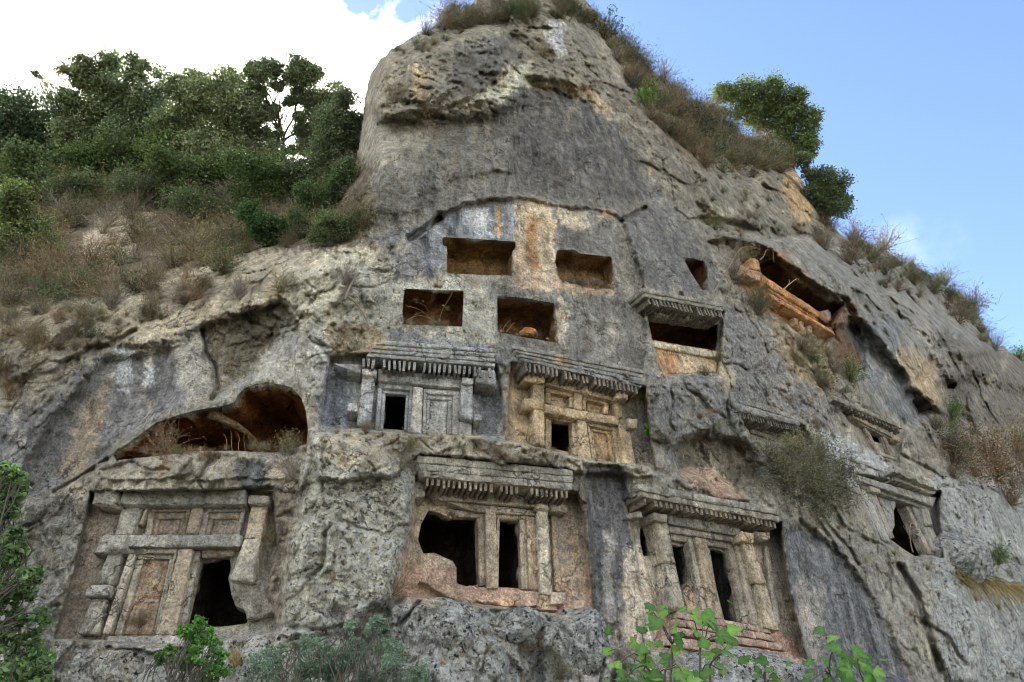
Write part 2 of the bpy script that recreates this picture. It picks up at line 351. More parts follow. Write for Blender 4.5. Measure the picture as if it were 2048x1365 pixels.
# relief painted as outlines in the photo, each a real step of the rock towards (+) or away from (-) the viewer, in metres
RELIEF = [
 ([(0, 600), (110, 560), (300, 530), (600, 470), (720, 520), (690, 590), (640, 640), (560, 600), (420, 650), (330, 690), (200, 690), (120, 730), (0, 770)], 0.38, 18),
 ([(0, 985), (60, 960), (60, 860), (0, 840)], 0.4, 20),
 ([(30, 960), (110, 830), (210, 720), (340, 700), (350, 780), (250, 880), (200, 920), (90, 1000)], -0.35, 16),
 ([(400, 650), (560, 605), (590, 640), (560, 700), (500, 760), (440, 790), (410, 720)], -0.28, 6),
 ([(600, 640), (690, 640), (660, 720), (640, 860), (615, 880), (600, 800), (590, 720)], 0.25, 10),
 ([(185, 985), (190, 930), (260, 915), (470, 902), (530, 905), (620, 915), (600, 985), (545, 978)], 0.30, 6),
 ([(195, 958), (600, 960), (600, 985), (186, 985)], -0.14, 4),
 ([(600, 890), (640, 860), (760, 890), (830, 960), (815, 1060), (780, 1190), (700, 1260), (560, 1270), (575, 1120), (600, 1000)], 0.75, 34),
 ([(620, 868), (760, 860), (1000, 880), (1290, 928), (1310, 955), (1240, 950), (1160, 942), (840, 910), (790, 950), (640, 960)], 0.45, 9),
 ([(800, 930), (1155, 940), (1160, 985), (830, 950)], 0.1, 8),
 ([(845, 480), (880, 425), (930, 405), (1035, 394), (1120, 412), (1200, 418), (1245, 440), (1292, 580), (1285, 745), (1000, 690), (860, 570)], -0.42, 9),
 ([(735, 120), (850, 60), (1000, 60), (1050, 150), (1040, 200), (960, 235), (860, 238), (760, 240), (715, 200)], 1.0, 30),
 ([(820, 120), (900, 80), (930, 160), (870, 210), (810, 190)], .5, 16), ([(940, 80), (1010, 90), (1000, 150), (950, 150)], .5, 14), ([(880, 300), (1030, 270), (1030, 340), (900, 360)], .25, 14), ([(760, 300), (860, 290), (840, 420), (750, 430)], .3, 18),
 ([(1010, 30), (1120, 20), (1180, 90), (1200, 170), (1150, 180), (1070, 160), (1040, 90)], 0.5, 22),
 ([(1060, 170), (1150, 185), (1235, 245), (1330, 395), (1240, 430), (1120, 410), (1040, 392), (1020, 330), (1050, 250)], -0.30, 22),
 ([(1190, 60), (1300, 225), (1400, 390), (1480, 480), (1560, 480), (1700, 470), (1600, 260), (1420, 120), (1250, 0)], -0.7, 26),
 ([(1395, 345), (1480, 370), (1560, 340), (1600, 345), (1650, 450), (1560, 460), (1440, 440), (1400, 400)], 1.4, 24),
 ([(1425, 478), (1500, 464), (1600, 478), (1700, 545), (1800, 640), (1885, 760), (1900, 835), (1845, 800), (1790, 720), (1722, 645), (1694, 600), (1600, 552), (1530, 492)], 1.3, 14),
 ([(1700, 640), (1730, 660), (1800, 750), (1850, 830), (1800, 870), (1740, 780), (1690, 720)], -1.0, 26),
 ([(1640, 520), (1720, 540), (1760, 600), (1720, 590), (1660, 560)], .6, 16), ([(1860, 700), (1960, 690), (2048, 718), (2300, 745), (2300, 810), (2048, 775), (1960, 742), (1900, 770)], 1.6, 22),
 ([(1880, 775), (1950, 752), (2048, 790), (2300, 830), (2300, 900), (2048, 880), (1900, 850)], -1.6, 26),
 ([(1660, 650), (1720, 650), (1730, 740), (1680, 740)], -0.9, 12),
 ([(1880, 560), (1960, 640), (2048, 720), (2048, 790), (1960, 760), (1880, 690)], 0.7, 18),
 ([(1690, 720), (1720, 650), (1830, 780), (1850, 850), (1760, 820)], 0.25, 16),
 ([(1305, 760), (1460, 752), (1485, 800), (1500, 880), (1420, 870), (1340, 890), (1310, 850)], 0.35, 20),
 ([(1345, 900), (1390, 868), (1450, 872), (1510, 905), (1520, 960), (1470, 985), (1350, 935)], -0.6, 24),
 ([(1345, 960), (1380, 935), (1430, 940), (1500, 1000), (1440, 1000)], 0.22, 10),
 ([(1166, 930), (1240, 930), (1262, 1000), (1275, 1100), (1290, 1290), (1180, 1280), (1185, 1100)], -0.35, 10),
 ([(1600, 1040), (1690, 1110), (1750, 1200), (1830, 1365), (1620, 1365), (1590, 1200), (1565, 1080)], -0.35, 12),
 ([(1640, 880), (1790, 950), (1780, 975), (1700, 945), (1720, 990), (1770, 1090), (1690, 1050), (1640, 980)], 0.35, 9),
 ([(1800, 1120), (1870, 1110), (1960, 1250), (1960, 1365), (1900, 1365), (1850, 1260)], 0.45, 14),
 ([(1880, 960), (1990, 985), (2048, 1040), (2048, 1120), (1960, 1100), (1880, 1060)], 0.5, 20),
 ([(780, 1215), (830, 1185), (900, 1200), (960, 1240), (1010, 1300), (1010, 1400), (760, 1400)], 0.55, 14),
 ([(1005, 1225), (1080, 1220), (1095, 1290), (1060, 1350), (1000, 1300)], 0.15, 12),
 ([(1090, 1250), (1140, 1225), (1200, 1260), (1235, 1330), (1200, 1420), (1080, 1420)], 0.5, 14),
 ([(1800, 530), (1850, 535), (1900, 640), (1870, 690), (1800, 620), (1770, 560)], 0.9, 16),
 ([(1900, 600), (1950, 630), (1985, 700), (1930, 720), (1895, 660)], 1.1, 14),
 ([(1745, 640), (1800, 660), (1790, 720), (1750, 690)], .7, 12),
 ([(110, 1278), (360, 1292), (560, 1265), (700, 1262), (720, 1365), (100, 1400)], 0.35, 12),
 ([(215, 1270), (370, 1268), (372, 1295), (300, 1302), (210, 1292)], 0.3, 4),
 ([(1235, 1300), (1330, 1305), (1600, 1330), (1900, 1370), (1900, 1500), (1220, 1500)], 0.5, 14),
]
CRACKS = [  # polyline, half width px, depth m
 ([(405, 660), (412, 700), (430, 735), (437, 775), (425, 800)], 3.5, 0.30),
 ([(1795, 1130), (1838, 1195), (1852, 1250), (1882, 1340)], 6, 0.6),
 ([(1845, 1245), (1900, 1280), (1930, 1330)], 4, 0.35),
 ([(1045, 215), (1035, 280), (1018, 330), (1012, 380)], 3, 0.15),
 ([(1620, 1000), (1660, 1060), (1700, 1100), (1718, 1130)], 3, 0.25),
 ([(1240, 443), (1290, 418)], 5, 0.5), ([(818, 478), (880, 440)], 6, 0.5),
 ([(1800, 505), (1850, 560), (1895, 625), (1905, 660)], 7, 1.3), ([(1700, 545), (1760, 600), (1800, 640)], 6, .9), ([(1905, 660), (1870, 700), (1840, 760)], 7, 1.0), ([(1530, 480), (1600, 470), (1680, 500)], 6, .7), ([(1400, 440), (1480, 450), (1560, 490)], 6, .7),
 ([(1680, 1105), (1640, 1050)], 3, 0.2), ([(1640, 960), (1740, 1000)], 3, 0.2),
 ([(110, 985), (150, 960), (215, 920)], 4, 0.3), ([(170, 700), (220, 690), (270, 660)], 5, 0.35),
 ([(760, 250), (820, 225), (880, 235)], 6, 0.4), ([(850, 235), (900, 215), (960, 190), (1010, 150)], 5, 0.35),
 ([(1795, 905), (1850, 935), (1890, 960)], 4, 0.3), ([(1880, 975), (1930, 970), (1990, 985)], 4, 0.3),
]
ROUGH = [  # outline, roughness, softness (outside: 1)
 ([(30, 960), (110, 830), (210, 720), (340, 700), (600, 700), (640, 860), (450, 800), (250, 890), (90, 1010)], 0.35, 20),
 ([(0, 580), (700, 480), (700, 620), (0, 740)], 1.1, 30),
 ([(760, 250), (1060, 180), (1240, 240), (1440, 580), (1290, 590), (860, 540), (740, 470)], 0.50, 25),
 ([(720, 10), (1200, -60), (1220, 190), (720, 250)], 1.7, 20),
 ([(850, 420), (1240, 420), (1300, 740), (700, 720), (780, 560)], 0.28, 15),
 ([(560, 900), (830, 930), (800, 1200), (560, 1260)], 1.0, 30),
 ([(1166, 930), (1262, 940), (1290, 1290), (1180, 1280)], 0.22, 8),
 ([(1560, 1050), (1690, 1100), (1850, 1365), (1600, 1365)], 0.25, 10),
 ([(100, 1265), (1240, 1230), (1240, 1400), (0, 1400)], 1.2, 20),
 ([(1680, 640), (1760, 640), (1870, 850), (1760, 830)], 0.35, 15),
 ([(1690, 460), (1990, 640), (2400, 730), (2400, 800), (1960, 800), (1880, 720), (1720, 600)], 2.4, 30),
 ([(1400, 330), (1600, 300), (1680, 470), (1520, 480)], 1.8, 30),
 ([(1860, 650), (2400, 730), (2400, 900), (1890, 870)], 2.2, 20),
 ([(1850, 900), (2100, 950), (2100, 1400), (1850, 1400)], 1.15, 30),
 ([(1440, 560), (1700, 640), (1720, 820), (1500, 760)], 1.0, 20),
]
# colours of the rock itself (stain, lichen, fresh break): outline, sRGB, softness px, (black lichen, streaks, pale lichen)
TINT = [
 ([(-720, 300), (760, 300), (740, 480), (560, 620), (300, 690), (-720, 760)], (126, 110, 86), 30, (.1, .1, .1)),
 ([(165, 470), (250, 400), (310, 400), (290, 500), (220, 540), (160, 540)], (172, 156, 128), 16, (.1, .1, .2)),
 ([(-720, 640), (120, 600), (300, 560), (560, 500), (740, 500), (700, 640), (560, 610), (400, 650), (320, 690), (180, 690), (-720, 800)], (166, 154, 126), 18, (.15, .15, .35)),
 ([(560, 540), (720, 500), (800, 560), (800, 660), (770, 690), (600, 660)], (172, 166, 140), 20, (.2, .1, .6)),
 ([(-720, 860), (60, 820), (200, 715), (350, 705), (380, 800), (240, 890), (180, 940), (60, 1010), (-720, 1010)], (132, 132, 130), 16, (.15, .45, .1)),
 ([(120, 960), (150, 830), (230, 740), (200, 860), (170, 950)], (158, 142, 120), 16, (.1, .3, 0)),
 ([(225, 705), (265, 700), (262, 790), (235, 780)], (164, 166, 166), 10, (0, .5, 0)),
 ([(288, 705), (312, 703), (305, 770), (290, 770)], (170, 172, 174), 8, (0, .5, 0)),
 ([(360, 660), (410, 650), (430, 740), (440, 790), (370, 800), (350, 740)], (150, 146, 134), 10, (.1, .1, .1)),
 ([(412, 660), (560, 608), (590, 635), (555, 690), (470, 760), (430, 740)], (118, 110, 88), 7, (.2, .2, .1)),
 ([(440, 790), (520, 730), (570, 650), (660, 650), (650, 780), (600, 780), (520, 755), (440, 810)], (156, 154, 144), 16, (.15, .3, .4)),
 ([(640, 700), (690, 660), (655, 860), (625, 880)], (150, 148, 140), 10, (.1, .4, .2)),
 ([(185, 985), (190, 930), (260, 915), (470, 902), (620, 915), (600, 985)], (158, 150, 130), 8, (.15, .1, .4)),
 ([(470, 920), (530, 925), (530, 975), (480, 975)], (128, 130, 130), 6, (.1, .2, 0)),
 ([(-720, 980), (190, 985), (140, 1140), (110, 1290), (-720, 1320)], (130, 126, 114), 20, (.45, .2, .45)),
 ([(190, 1005), (235, 1020), (180, 1170), (150, 1275), (115, 1275), (150, 1140)], (160, 144, 126), 10, (.08, .35, .05)),
 ([(540, 980), (610, 980), (600, 1080), (560, 1240), (500, 1240), (530, 1150)], (140, 128, 108), 14, (.2, .3, .2)),
 ([(600, 880), (640, 860), (800, 920), (830, 960), (800, 1190), (700, 1260), (560, 1290), (580, 1120), (605, 1000)], (160, 158, 140), 16, (.75, .1, .85)),
 ([(-720, 1275), (360, 1290), (560, 1255), (780, 1200), (1240, 1240), (1240, 1800), (-720, 1800)], (146, 146, 138), 14, (.8, 0, .9)),
 ([(640, 860), (1000, 875), (1300, 930), (1290, 960), (1150, 940), (840, 910), (800, 940), (640, 930)], (164, 154, 126), 10, (.25, .1, .6)),
 ([(830, 900), (1150, 935), (1150, 985), (830, 955)], (150, 144, 128), 6, (.2, .1, .3)),
 ([(832, 952), (1156, 985), (1168, 1040), (1190, 1235), (905, 1205), (790, 1195), (812, 1110)], (172, 154, 130), 6, (.1, .25, .1)),
 ([(800, 1110), (1080, 1180), (1190, 1120), (1190, 1235), (905, 1205), (800, 1195)], (192, 158, 132), 12, (.05, .2, .1)),
 ([(1130, 1010), (1160, 1000), (1168, 1225), (1140, 1225)], (196, 168, 142), 6, (.05, .3, 0)),
 ([(1166, 925), (1250, 930), (1268, 1100), (1290, 1290), (1190, 1290), (1178, 1100)], (112, 112, 112), 7, (.1, .35, .1)),
 ([(1205, 1060), (1225, 1060), (1235, 1290), (1205, 1290)], (158, 152, 144), 8, (.2, .3, .2)),
 ([(655, 712), (995, 726), (1008, 872), (640, 852)], (146, 148, 148), 8, (.1, .4, .15)),
 ([(655, 750), (700, 755), (690, 855), (640, 850)], (126, 132, 140), 8, (.05, .5, 0)),
 ([(950, 770), (995, 775), (1000, 870), (955, 868)], (122, 126, 128), 8, (.1, .3, .1)),
 ([(1016, 728), (1290, 775), (1308, 932), (1010, 882)], (178, 154, 118), 8, (.05, .3, .05)),
 ([(1240, 800), (1300, 800), (1310, 930), (1265, 925)], (142, 134, 118), 8, (.1, .3, .1)),
 ([(700, 640), (800, 660), (1000, 690), (1290, 745), (1290, 775), (990, 727), (700, 712)], (136, 138, 138), 8, (.15, .2, .25)),
 ([(655, 640), (760, 640), (780, 700), (700, 720), (660, 720)], (170, 152, 118), 12, (.1, .2, .4)),
 ([(1110, 690), (1145, 695), (1140, 735), (1110, 730)], (196, 164, 124), 8, (0, .3, 0)),
 ([(690, 540), (870, 540), (990, 590), (1000, 690), (780, 660), (690, 640)], (162, 158, 140), 14, (.45, .1, .6)),
 ([(985, 580), (1120, 560), (1290, 590), (1290, 745), (1000, 690)], (134, 130, 120), 10, (.15, .3, .15)),
 ([(1115, 600), (1135, 605), (1130, 690), (1110, 685)], (178, 164, 140), 8, (0, .3, 0)),
 ([(740, 470), (850, 440), (880, 430), (890, 560), (780, 560)], (130, 130, 126), 12, (.2, .35, .2)),
 ([(845, 480), (885, 415), (1035, 400), (1035, 480), (885, 475), (885, 550), (850, 545)], (134, 138, 144), 8, (.05, .8, 0)),
 ([(930, 420), (975, 415), (985, 470), (940, 470)], (166, 170, 174), 8, (.05, .7, 0)),
 ([(990, 412), (1004, 412), (1004, 470), (992, 470)], (196, 164, 112), 4, (0, .3, 0)),
 ([(1035, 400), (1100, 410), (1110, 500), (1108, 560), (1030, 560), (1028, 500)], (206, 178, 140), 8, (.02, .6, 0)),
 ([(1055, 430), (1075, 430), (1075, 540), (1050, 540)], (190, 140, 88), 8, (0, .3, 0)),
 ([(1030, 545), (1120, 555), (1230, 580), (1230, 592), (1030, 575)], (186, 160, 130), 6, (.05, .3, .1)),
 ([(1105, 415), (1240, 440), (1250, 560), (1225, 520), (1110, 500)], (134, 130, 122), 8, (.1, .5, .05)),
 ([(1110, 410), (1180, 420), (1180, 460), (1120, 450)], (200, 174, 142), 8, (.05, .4, 0)),
 ([(1190, 395), (1215, 395), (1230, 440), (1200, 440)], (190, 160, 122), 8, (0, .2, 0)),
 ([(735, 240), (900, 190), (1060, 170), (1150, 185), (1240, 240), (1340, 400), (1240, 430), (1040, 392), (880, 420), (760, 460)], (128, 124, 112), 16, (.25, .45, .2)),
 ([(1060, 180), (1150, 190), (1230, 250), (1320, 400), (1200, 400), (1050, 380), (1030, 300)], (116, 113, 106), 16, (.2, .45, .1)),
 ([(715, 240), (860, 235), (860, 300), (780, 330), (720, 330)], (150, 144, 124), 14, (.3, .1, .3)),
 ([(725, 120), (850, 40), (1000, 0), (1150, -10), (1200, 60), (1230, 170), (1150, 180), (1060, 170), (900, 240), (725, 240)], (146, 138, 116), 12, (.25, .15, .3)),
 ([(1060, 170), (1150, 160), (1210, 210), (1220, 235), (1150, 190)], (192, 166, 128), 8, (.05, .2, .1)),
 ([(820, 130), (855, 130), (850, 200), (825, 200)], (190, 170, 130), 10, (0, .2, 0)),
 ([(1100, 45), (1120, 45), (1128, 110), (1110, 115)], (182, 182, 178), 8, (0, .2, 0)),
 ([(860, 215), (960, 190), (1020, 130), (1060, 120), (1060, 165), (1010, 205), (900, 235)], (176, 168, 142), 9, (.15, .1, .3)),
 ([(920, 90), (1020, 70), (1040, 120), (960, 180), (900, 180)], (122, 120, 112), 14, (.3, .1, .1)),
 ([(1240, 430), (1340, 400), (1460, 580), (1290, 590)], (128, 126, 120), 12, (.2, .2, .2)),
 ([(1200, 170), (1300, 235), (1420, 420), (1350, 400), (1250, 250)], (140, 132, 112), 12, (.1, .2, .2)),
 ([(1180, 0), (1300, 220), (1400, 380), (1560, 340), (1660, 460), (1900, 520), (1500, 100), (1300, -50)], (140, 124, 96), 26, (.1, .1, .1)),
 ([(1380, 330), (1560, 330), (1650, 450), (1560, 480), (1420, 450)], (146, 138, 116), 12, (.15, .4, .1)),
 ([(1565, 335), (1600, 340), (1625, 440), (1590, 450)], (204, 168, 118), 8, (0, .2, 0)),
 ([(1430, 480), (1600, 470), (1900, 560), (2400, 740), (2400, 800), (1880, 700), (1760, 680), (1690, 600), (1560, 510)], (142, 138, 126), 14, (.2, .3, .25)),
 ([(1300, 740), (1480, 740), (1500, 880), (1560, 960), (1360, 960), (1300, 850)], (132, 130, 124), 14, (.4, .1, .5)),
 ([(1345, 880), (1400, 868), (1500, 900), (1520, 960), (1470, 985), (1370, 935)], (134, 124, 104), 8, (.1, .2, .1)),
 ([(1350, 950), (1380, 934), (1430, 940), (1500, 998), (1440, 1000)], (182, 152, 126), 6, (.05, .2, 0)),
 ([(1300, 672), (1440, 700), (1440, 735), (1420, 748), (1328, 750)], (204, 178, 142), 6, (.02, .2, .1)),
 ([(1310, 694), (1352, 700), (1355, 748), (1328, 750)], (206, 150, 98), 6, (0, .2, 0)),
 ([(1420, 720), (1490, 740), (1470, 800), (1430, 760)], (178, 162, 128), 10, (.1, .1, .2)),
 ([(1440, 610), (1560, 660), (1690, 800), (1660, 850), (1480, 800), (1450, 700)], (134, 130, 122), 12, (.55, .2, .6)),
 ([(1480, 490), (1560, 500), (1660, 620), (1680, 680), (1560, 650), (1480, 580)], (172, 128, 88), 10, (.05, .2, 0)),
 ([(1545, 640), (1660, 680), (1670, 790), (1590, 760), (1550, 700)], (176, 158, 122), 12, (.1, .2, .1)),
 ([(1655, 610), (1700, 605), (1730, 650), (1740, 745), (1680, 745), (1660, 690)], (146, 112, 84), 8, (.05, .4, 0)),
 ([(1690, 650), (1780, 640), (1870, 840), (1800, 850), (1730, 760)], (130, 132, 132), 12, (.1, .6, .05)),
 ([(1790, 700), (1850, 700), (1885, 790), (1870, 830), (1820, 770)], (186, 162, 124), 12, (.1, .6, .1)),
 ([(1870, 660), (1990, 700), (2400, 730), (2400, 860), (1900, 850)], (132, 122, 106), 16, (.25, .6, .2)),
 ([(1640, 850), (1800, 940), (1780, 1000), (1720, 990), (1660, 960)], (160, 162, 158), 10, (.3, .1, .7)),
 ([(1560, 1040), (1690, 1100), (1760, 1220), (1840, 1400), (1600, 1400)], (118, 120, 122), 12, (.25, .7, .25)),
 ([(1590, 1160), (1640, 1170), (1650, 1330), (1600, 1330)], (150, 142, 132), 14, (.2, .4, .3)),
 ([(1640, 980), (1770, 1090), (1850, 1120), (1880, 1250), (1900, 1400), (1850, 1400), (1760, 1210), (1700, 1120), (1620, 1040)], (150, 144, 128), 12, (.35, .1, .5)),
 ([(1860, 940), (2400, 980), (2400, 1400), (1900, 1400), (1870, 1250), (1870, 1100)], (152, 154, 148), 14, (.8, .2, .75)),
 ([(1700, 945), (1885, 985), (1885, 1116), (1762, 1082)], (150, 146, 136), 6, (.1, .3, .2)),
 ([(1250, 1003), (1290, 988), (1562, 1045), (1578, 1180), (1612, 1318), (1310, 1292), (1268, 1080)], (158, 146, 126), 6, (.1, .35, .1)),
 ([(1250, 1100), (1290, 1100), (1320, 1290), (1240, 1290)], (176, 160, 140), 10, (.2, .3, .2)),
 ([(1310, 1225), (1560, 1258), (1610, 1320), (1310, 1295)], (190, 150, 128), 6, (.05, .2, .1)),
 ([(1320, 940), (1000, 1000), (1000, 1001)], (150, 150, 150), 2, (0, 0, 0)),
]
SIL = np.array([(-700, 360), (-260, 335), (0, 322), (100, 330), (200, 322), (300, 314), (400, 306), (500, 312), (560, 330), (600, 332), (650, 318), (712, 326), (722, 262), (728, 200), (740, 150), (760, 115), (800, 86),
  (870, 52), (930, 18), (960, -12), (1050, -40), (1150, -18), (1195, 25), (1232, 72), (1270, 112), (1320, 152), (1370, 195), (1420, 235), (1470, 262), (1530, 288), (1580, 322),
  (1612, 372), (1640, 432), (1680, 472), (1740, 492), (1790, 520), (1830, 536), (1870, 562), (1920, 590), (1950, 618), (1972, 662), (1992, 692), (2030, 712), (2060, 716), (2300, 745), (2400, 750)], float)
def sil_v(u):
    w = np.stack([u / 26.0, u * 0 + 3.3, u * 0], -1)
    return np.interp(u, SIL[:, 0], SIL[:, 1]) + 9 * fbm(w, 3) + 13 * smooth(u, 1600, 1750) * (np.abs(fbm(w * .55 + 5, 3)) * 2 - .6)

def facets(P, seed=0):
    """fractured blocks: a random step per cell and a notch along the cell borders"""
    i = np.floor(P).astype(np.int64); f1 = np.full(P.shape[:-1], 9.0); f2 = f1.copy(); id1 = np.zeros(P.shape[:-1])
    for dx in (-1, 0, 1):
        for dy in (-1, 0, 1):
            for dz in (-1, 0, 1):
                c = i + np.array([dx, dy, dz]); h = _P[(_P[(_P[(c[..., 0] + seed) & 4095] + c[..., 1]) & 4095] + c[..., 2]) & 4095]
                q = c + 0.5 + 0.55 * _G[h] - P; d = np.sqrt((q * q).sum(-1)); val = ((h * 7919) & 4095) / 4095.0
                near = d < f1; f2 = np.where(near, f1, np.minimum(f2, d)); id1 = np.where(near, val, id1); f1 = np.where(near, d, f1)
    return id1 - 0.5, f2 - f1
def relief(u, v, P, t0):
    """displacement towards the viewer (metres) and roughness"""
    wp = np.stack([u / 55.0, v / 55.0, u * 0 + 9.1], -1)
    wu = u + 15 * fbm(wp * 1.3, 5, .6); wv = v + 15 * fbm(wp * 1.3 + 31.7, 5, .6)
    d = np.zeros(u.shape); rg = np.ones(u.shape)
    for poly, h, soft in RELIEF:
        p = np.array(poly, float)
        box = (u > p[:, 0].min() - soft - 20) & (u < p[:, 0].max() + soft + 20) & (v > p[:, 1].min() - soft - 20) & (v < p[:, 1].max() + soft + 20)
        if box.any(): d[box] += h * smooth(poly_sd(wu[box], wv[box], p), -soft * .5, soft * .5)
    for poly, r, soft in ROUGH:
        p = np.array(poly, float)
        box = (u > p[:, 0].min() - soft - 20) & (u < p[:, 0].max() + soft + 20) & (v > p[:, 1].min() - soft - 20) & (v < p[:, 1].max() + soft + 20)
        if box.any():
            k = smooth(poly_sd(wu[box], wv[box], p), -soft, soft); rg[box] = rg[box] * (1 - k) + r * k
    hillk = 1 - smooth(u - 720, -60, 20); hillk = hillk * (1 - smooth(v - np.interp(u, [0, 300, 600], [700, 590, 500]), -60, 20))
    Q = np.stack([(u - 1024) / FPX * t0, (v - 682) / FPX * t0, 0.30 * t0], -1) * 1.05; PW = P; P = Q
    big = fbm(P * 0.30, 3) * 0.75 + fbm(P * np.array([0.9, 0.9, 0.45]), 4, 0.55, True) * 0.20
    med = fbm(P * 2.1 + 5, 4, 0.55, True) * 0.075
    blocky = np.abs(fbm(P * np.array([1.2, 1.2, 1.9]) + 40, 3)) * 0.32
    small = fbm(P * 6.5, 3, 0.6) * 0.045 + fbm(P * 15.0, 2) * 0.020
    nat = big * (0.45 + 0.55 * rg) + (med + small - blocky) * rg + small * 0.35
    Pw = P + 0.35 * np.stack([fbm(P * 1.3 + 70, 2), fbm(P * 1.3 + 80, 2), fbm(P * 1.3 + 90, 2)], -1)
    c1, e1 = facets(Pw * np.array([.62, .62, .48]), 3); c2, e2 = facets(Pw * np.array([2.0, 2.0, 1.7]), 9)
    k1 = smooth(rg, .4, 1.0)
    nat = nat + k1 * (c1 * 0.30 * smooth(e1, 0, .12) - 0.14 * (1 - smooth(e1, 0, .07)) + c2 * 0.13 * smooth(e2, 0, .12) - 0.05 * (1 - smooth(e2, 0, .10)))
    c0, e0 = facets(Pw * np.array([.24, .24, .30]), 27); nat = nat + smooth(rg, 1.25, 2.0) * (c0 * 1.5 * smooth(e0, 0, .16) - .45 * (1 - smooth(e0, 0, .08)))
    c3, e3 = facets(Pw * np.array([5.5, 5.5, 6.5]), 19)
    nat = nat + smooth(rg, .25, 1.0) * (c3 * 0.055 * smooth(e3, 0, .12) - .02 * (1 - smooth(e3, 0, .10)))
    flute = fbm(P * np.array([3.2, 3.2, 0.28]), 3) * 0.10
    P = PW
    nat = nat + flute * (1 - smooth(rg, 0.3, 0.8)) + hillk * fbm(P * 0.8 + 3, 3) * 0.5
    for pts, w, h in CRACKS:
        p = np.array(pts, float)
        box = (u > p[:, 0].min() - 30) & (u < p[:, 0].max() + 30) & (v > p[:, 1].min() - 30) & (v < p[:, 1].max() + 30)
        if box.any():
            dd = line_d(u[box] * .5 + wu[box] * .5, v[box] * .5 + wv[box] * .5, p); nat[box] -= h * (1 - smooth(dd, w * 0.3, w * 1.6))
    return d + nat

def surf_t(u, v):
    """full ray parameter of the finished rock surface"""
    u = np.asarray(u, float); v = np.asarray(v, float)
    t0 = bil(CT, cu, cv, u, v); P = CAM + ray(u, v) * t0[..., None]
    disp = relief(u, v, P, t0)
    sd = line_d(u, v, SIL); W = 75.0; q = np.clip(1 - sd / W, 0, 1)
    disp = disp - 2.2 * (1 - np.sqrt(1 - q * q * 0.98))
    scale = 1.0 / np.linalg.norm(ray(u, v), axis=-1)
    t = t0 - disp * scale
    mr = 0 * u
    for k, (pl, poly) in PL.items():
        p = np.array(poly, float); box = (u > p[:, 0].min() - 12) & (u < p[:, 0].max() + 12) & (v > p[:, 1].min() - 12) & (v < p[:, 1].max() + 12)
        if not box.any(): continue
        ub, vb = u[box], v[box]; wob = np.stack([ub / 16.0, vb / 16.0, ub * 0], -1)
        m = smooth(poly_sd(ub, vb, p) + 3 * fbm(wob, 2), -3.5, 3.5)
        tp = pl.t(ub, vb) - (fbm(P[box] * 3.0, 3) * 0.05 + fbm(P[box] * 12, 2) * 0.015) * scale[box]
        t[box] = t[box] * (1 - m) + tp * m
    return t

UU, VV = np.meshgrid(Ua, Va)
VS = sil_v(Ua)[None, :] + 0 * VV
VC = np.maximum(VV, VS)
TT = np.empty(UU.shape)
for r in range(0, UU.shape[0], 64): TT[r:r + 64] = surf_t(UU[r:r + 64], VC[r:r + 64])
# colour and mask maps
COLM = np.empty(UU.shape + (3,)); MSKM = np.zeros(UU.shape + (3,)); COLM[:] = srgb((146, 140, 126)); MSKM[:] = (.25, .2, .3)
wp = np.stack([UU / 60.0, VV / 60.0, UU * 0], -1)
wU = UU + 30 * fbm(wp * 1.4, 5, 0.7); wV = VV + 30 * fbm(wp * 1.4 + 50, 5, 0.7)
HF = fbm(np.stack([UU / 5.5, VV / 19.0, UU * 0 + 2.2], -1), 4, 0.7) + 0.5 * fbm(np.stack([UU / 9.0, VV / 9.0, UU * 0 + 6.2], -1), 3)
for poly, c, soft, mk in TINT:
    p = np.array(poly, float); b = soft + 24
    i0, i1 = np.searchsorted(Ua, [p[:, 0].min() - b, p[:, 0].max() + b]); j0, j1 = np.searchsorted(Va, [p[:, 1].min() - b, p[:, 1].max() + b])
    if i1 <= i0 or j1 <= j0: continue
    sl = (slice(j0, j1), slice(i0, i1)); kk = 1.0 if soft > 7 else 0.35
    uu = UU[sl] + (wU[sl] - UU[sl]) * kk; vv = VV[sl] + (wV[sl] - VV[sl]) * kk
    k = smooth(poly_sd(uu, vv, p) + (soft * 1.5 + 3) * HF[sl], -soft * .6 - 1, soft * .6 + 1)[..., None]; c = np.array(c, float); c = c + (c.mean() - c) * 0.22
    COLM[sl] = COLM[sl] * (1 - k) + srgb(c) * k; MSKM[sl] = MSKM[sl] * (1 - k) + np.array(mk) * k
blot = fbm(np.stack([UU / 70.0, VV / 95.0, UU * 0 + 12.0], -1), 5, 0.62); blo2 = fbm(np.stack([UU / 22.0, VV / 40.0, UU * 0 + 32.0], -1), 4, 0.65)
kc = smooth(blot + .5 * blo2, .10, .55)[..., None] * .40; kd = smooth(-blot + .6 * blo2, .12, .60)[..., None] * .42
COLM = COLM * (1 - kc) + srgb((186, 174, 146)) * kc; COLM = COLM * (1 - kd) + COLM * .45 * kd
lum = COLM.mean(-1, keepdims=True); sat = 1 - COLM.min(-1, keepdims=True) / (COLM.max(-1, keepdims=True) + 1e-6)
COLM = np.clip(COLM * (1.10 + 0.72 * smooth(lum, .18, .36) * (1 - .8 * smooth(sat, .3, .55))), 0, .72)
def col_at(u, v): return bil(COLM, Ua, Va, np.asarray(u, float), np.asarray(v, float))
def msk_at(u, v): return bil(MSKM, Ua, Va, np.asarray(u, float), np.asarray(v, float))
def at(u, v, lift=0.0):
    """a point on the finished rock surface under pixel u, v"""
    t = bil(TT, Ua, Va, np.asarray(float(u)), np.asarray(float(v)))
    d = ray(u, v); return CAM + d * float(t) - d / np.linalg.norm(d) * lift

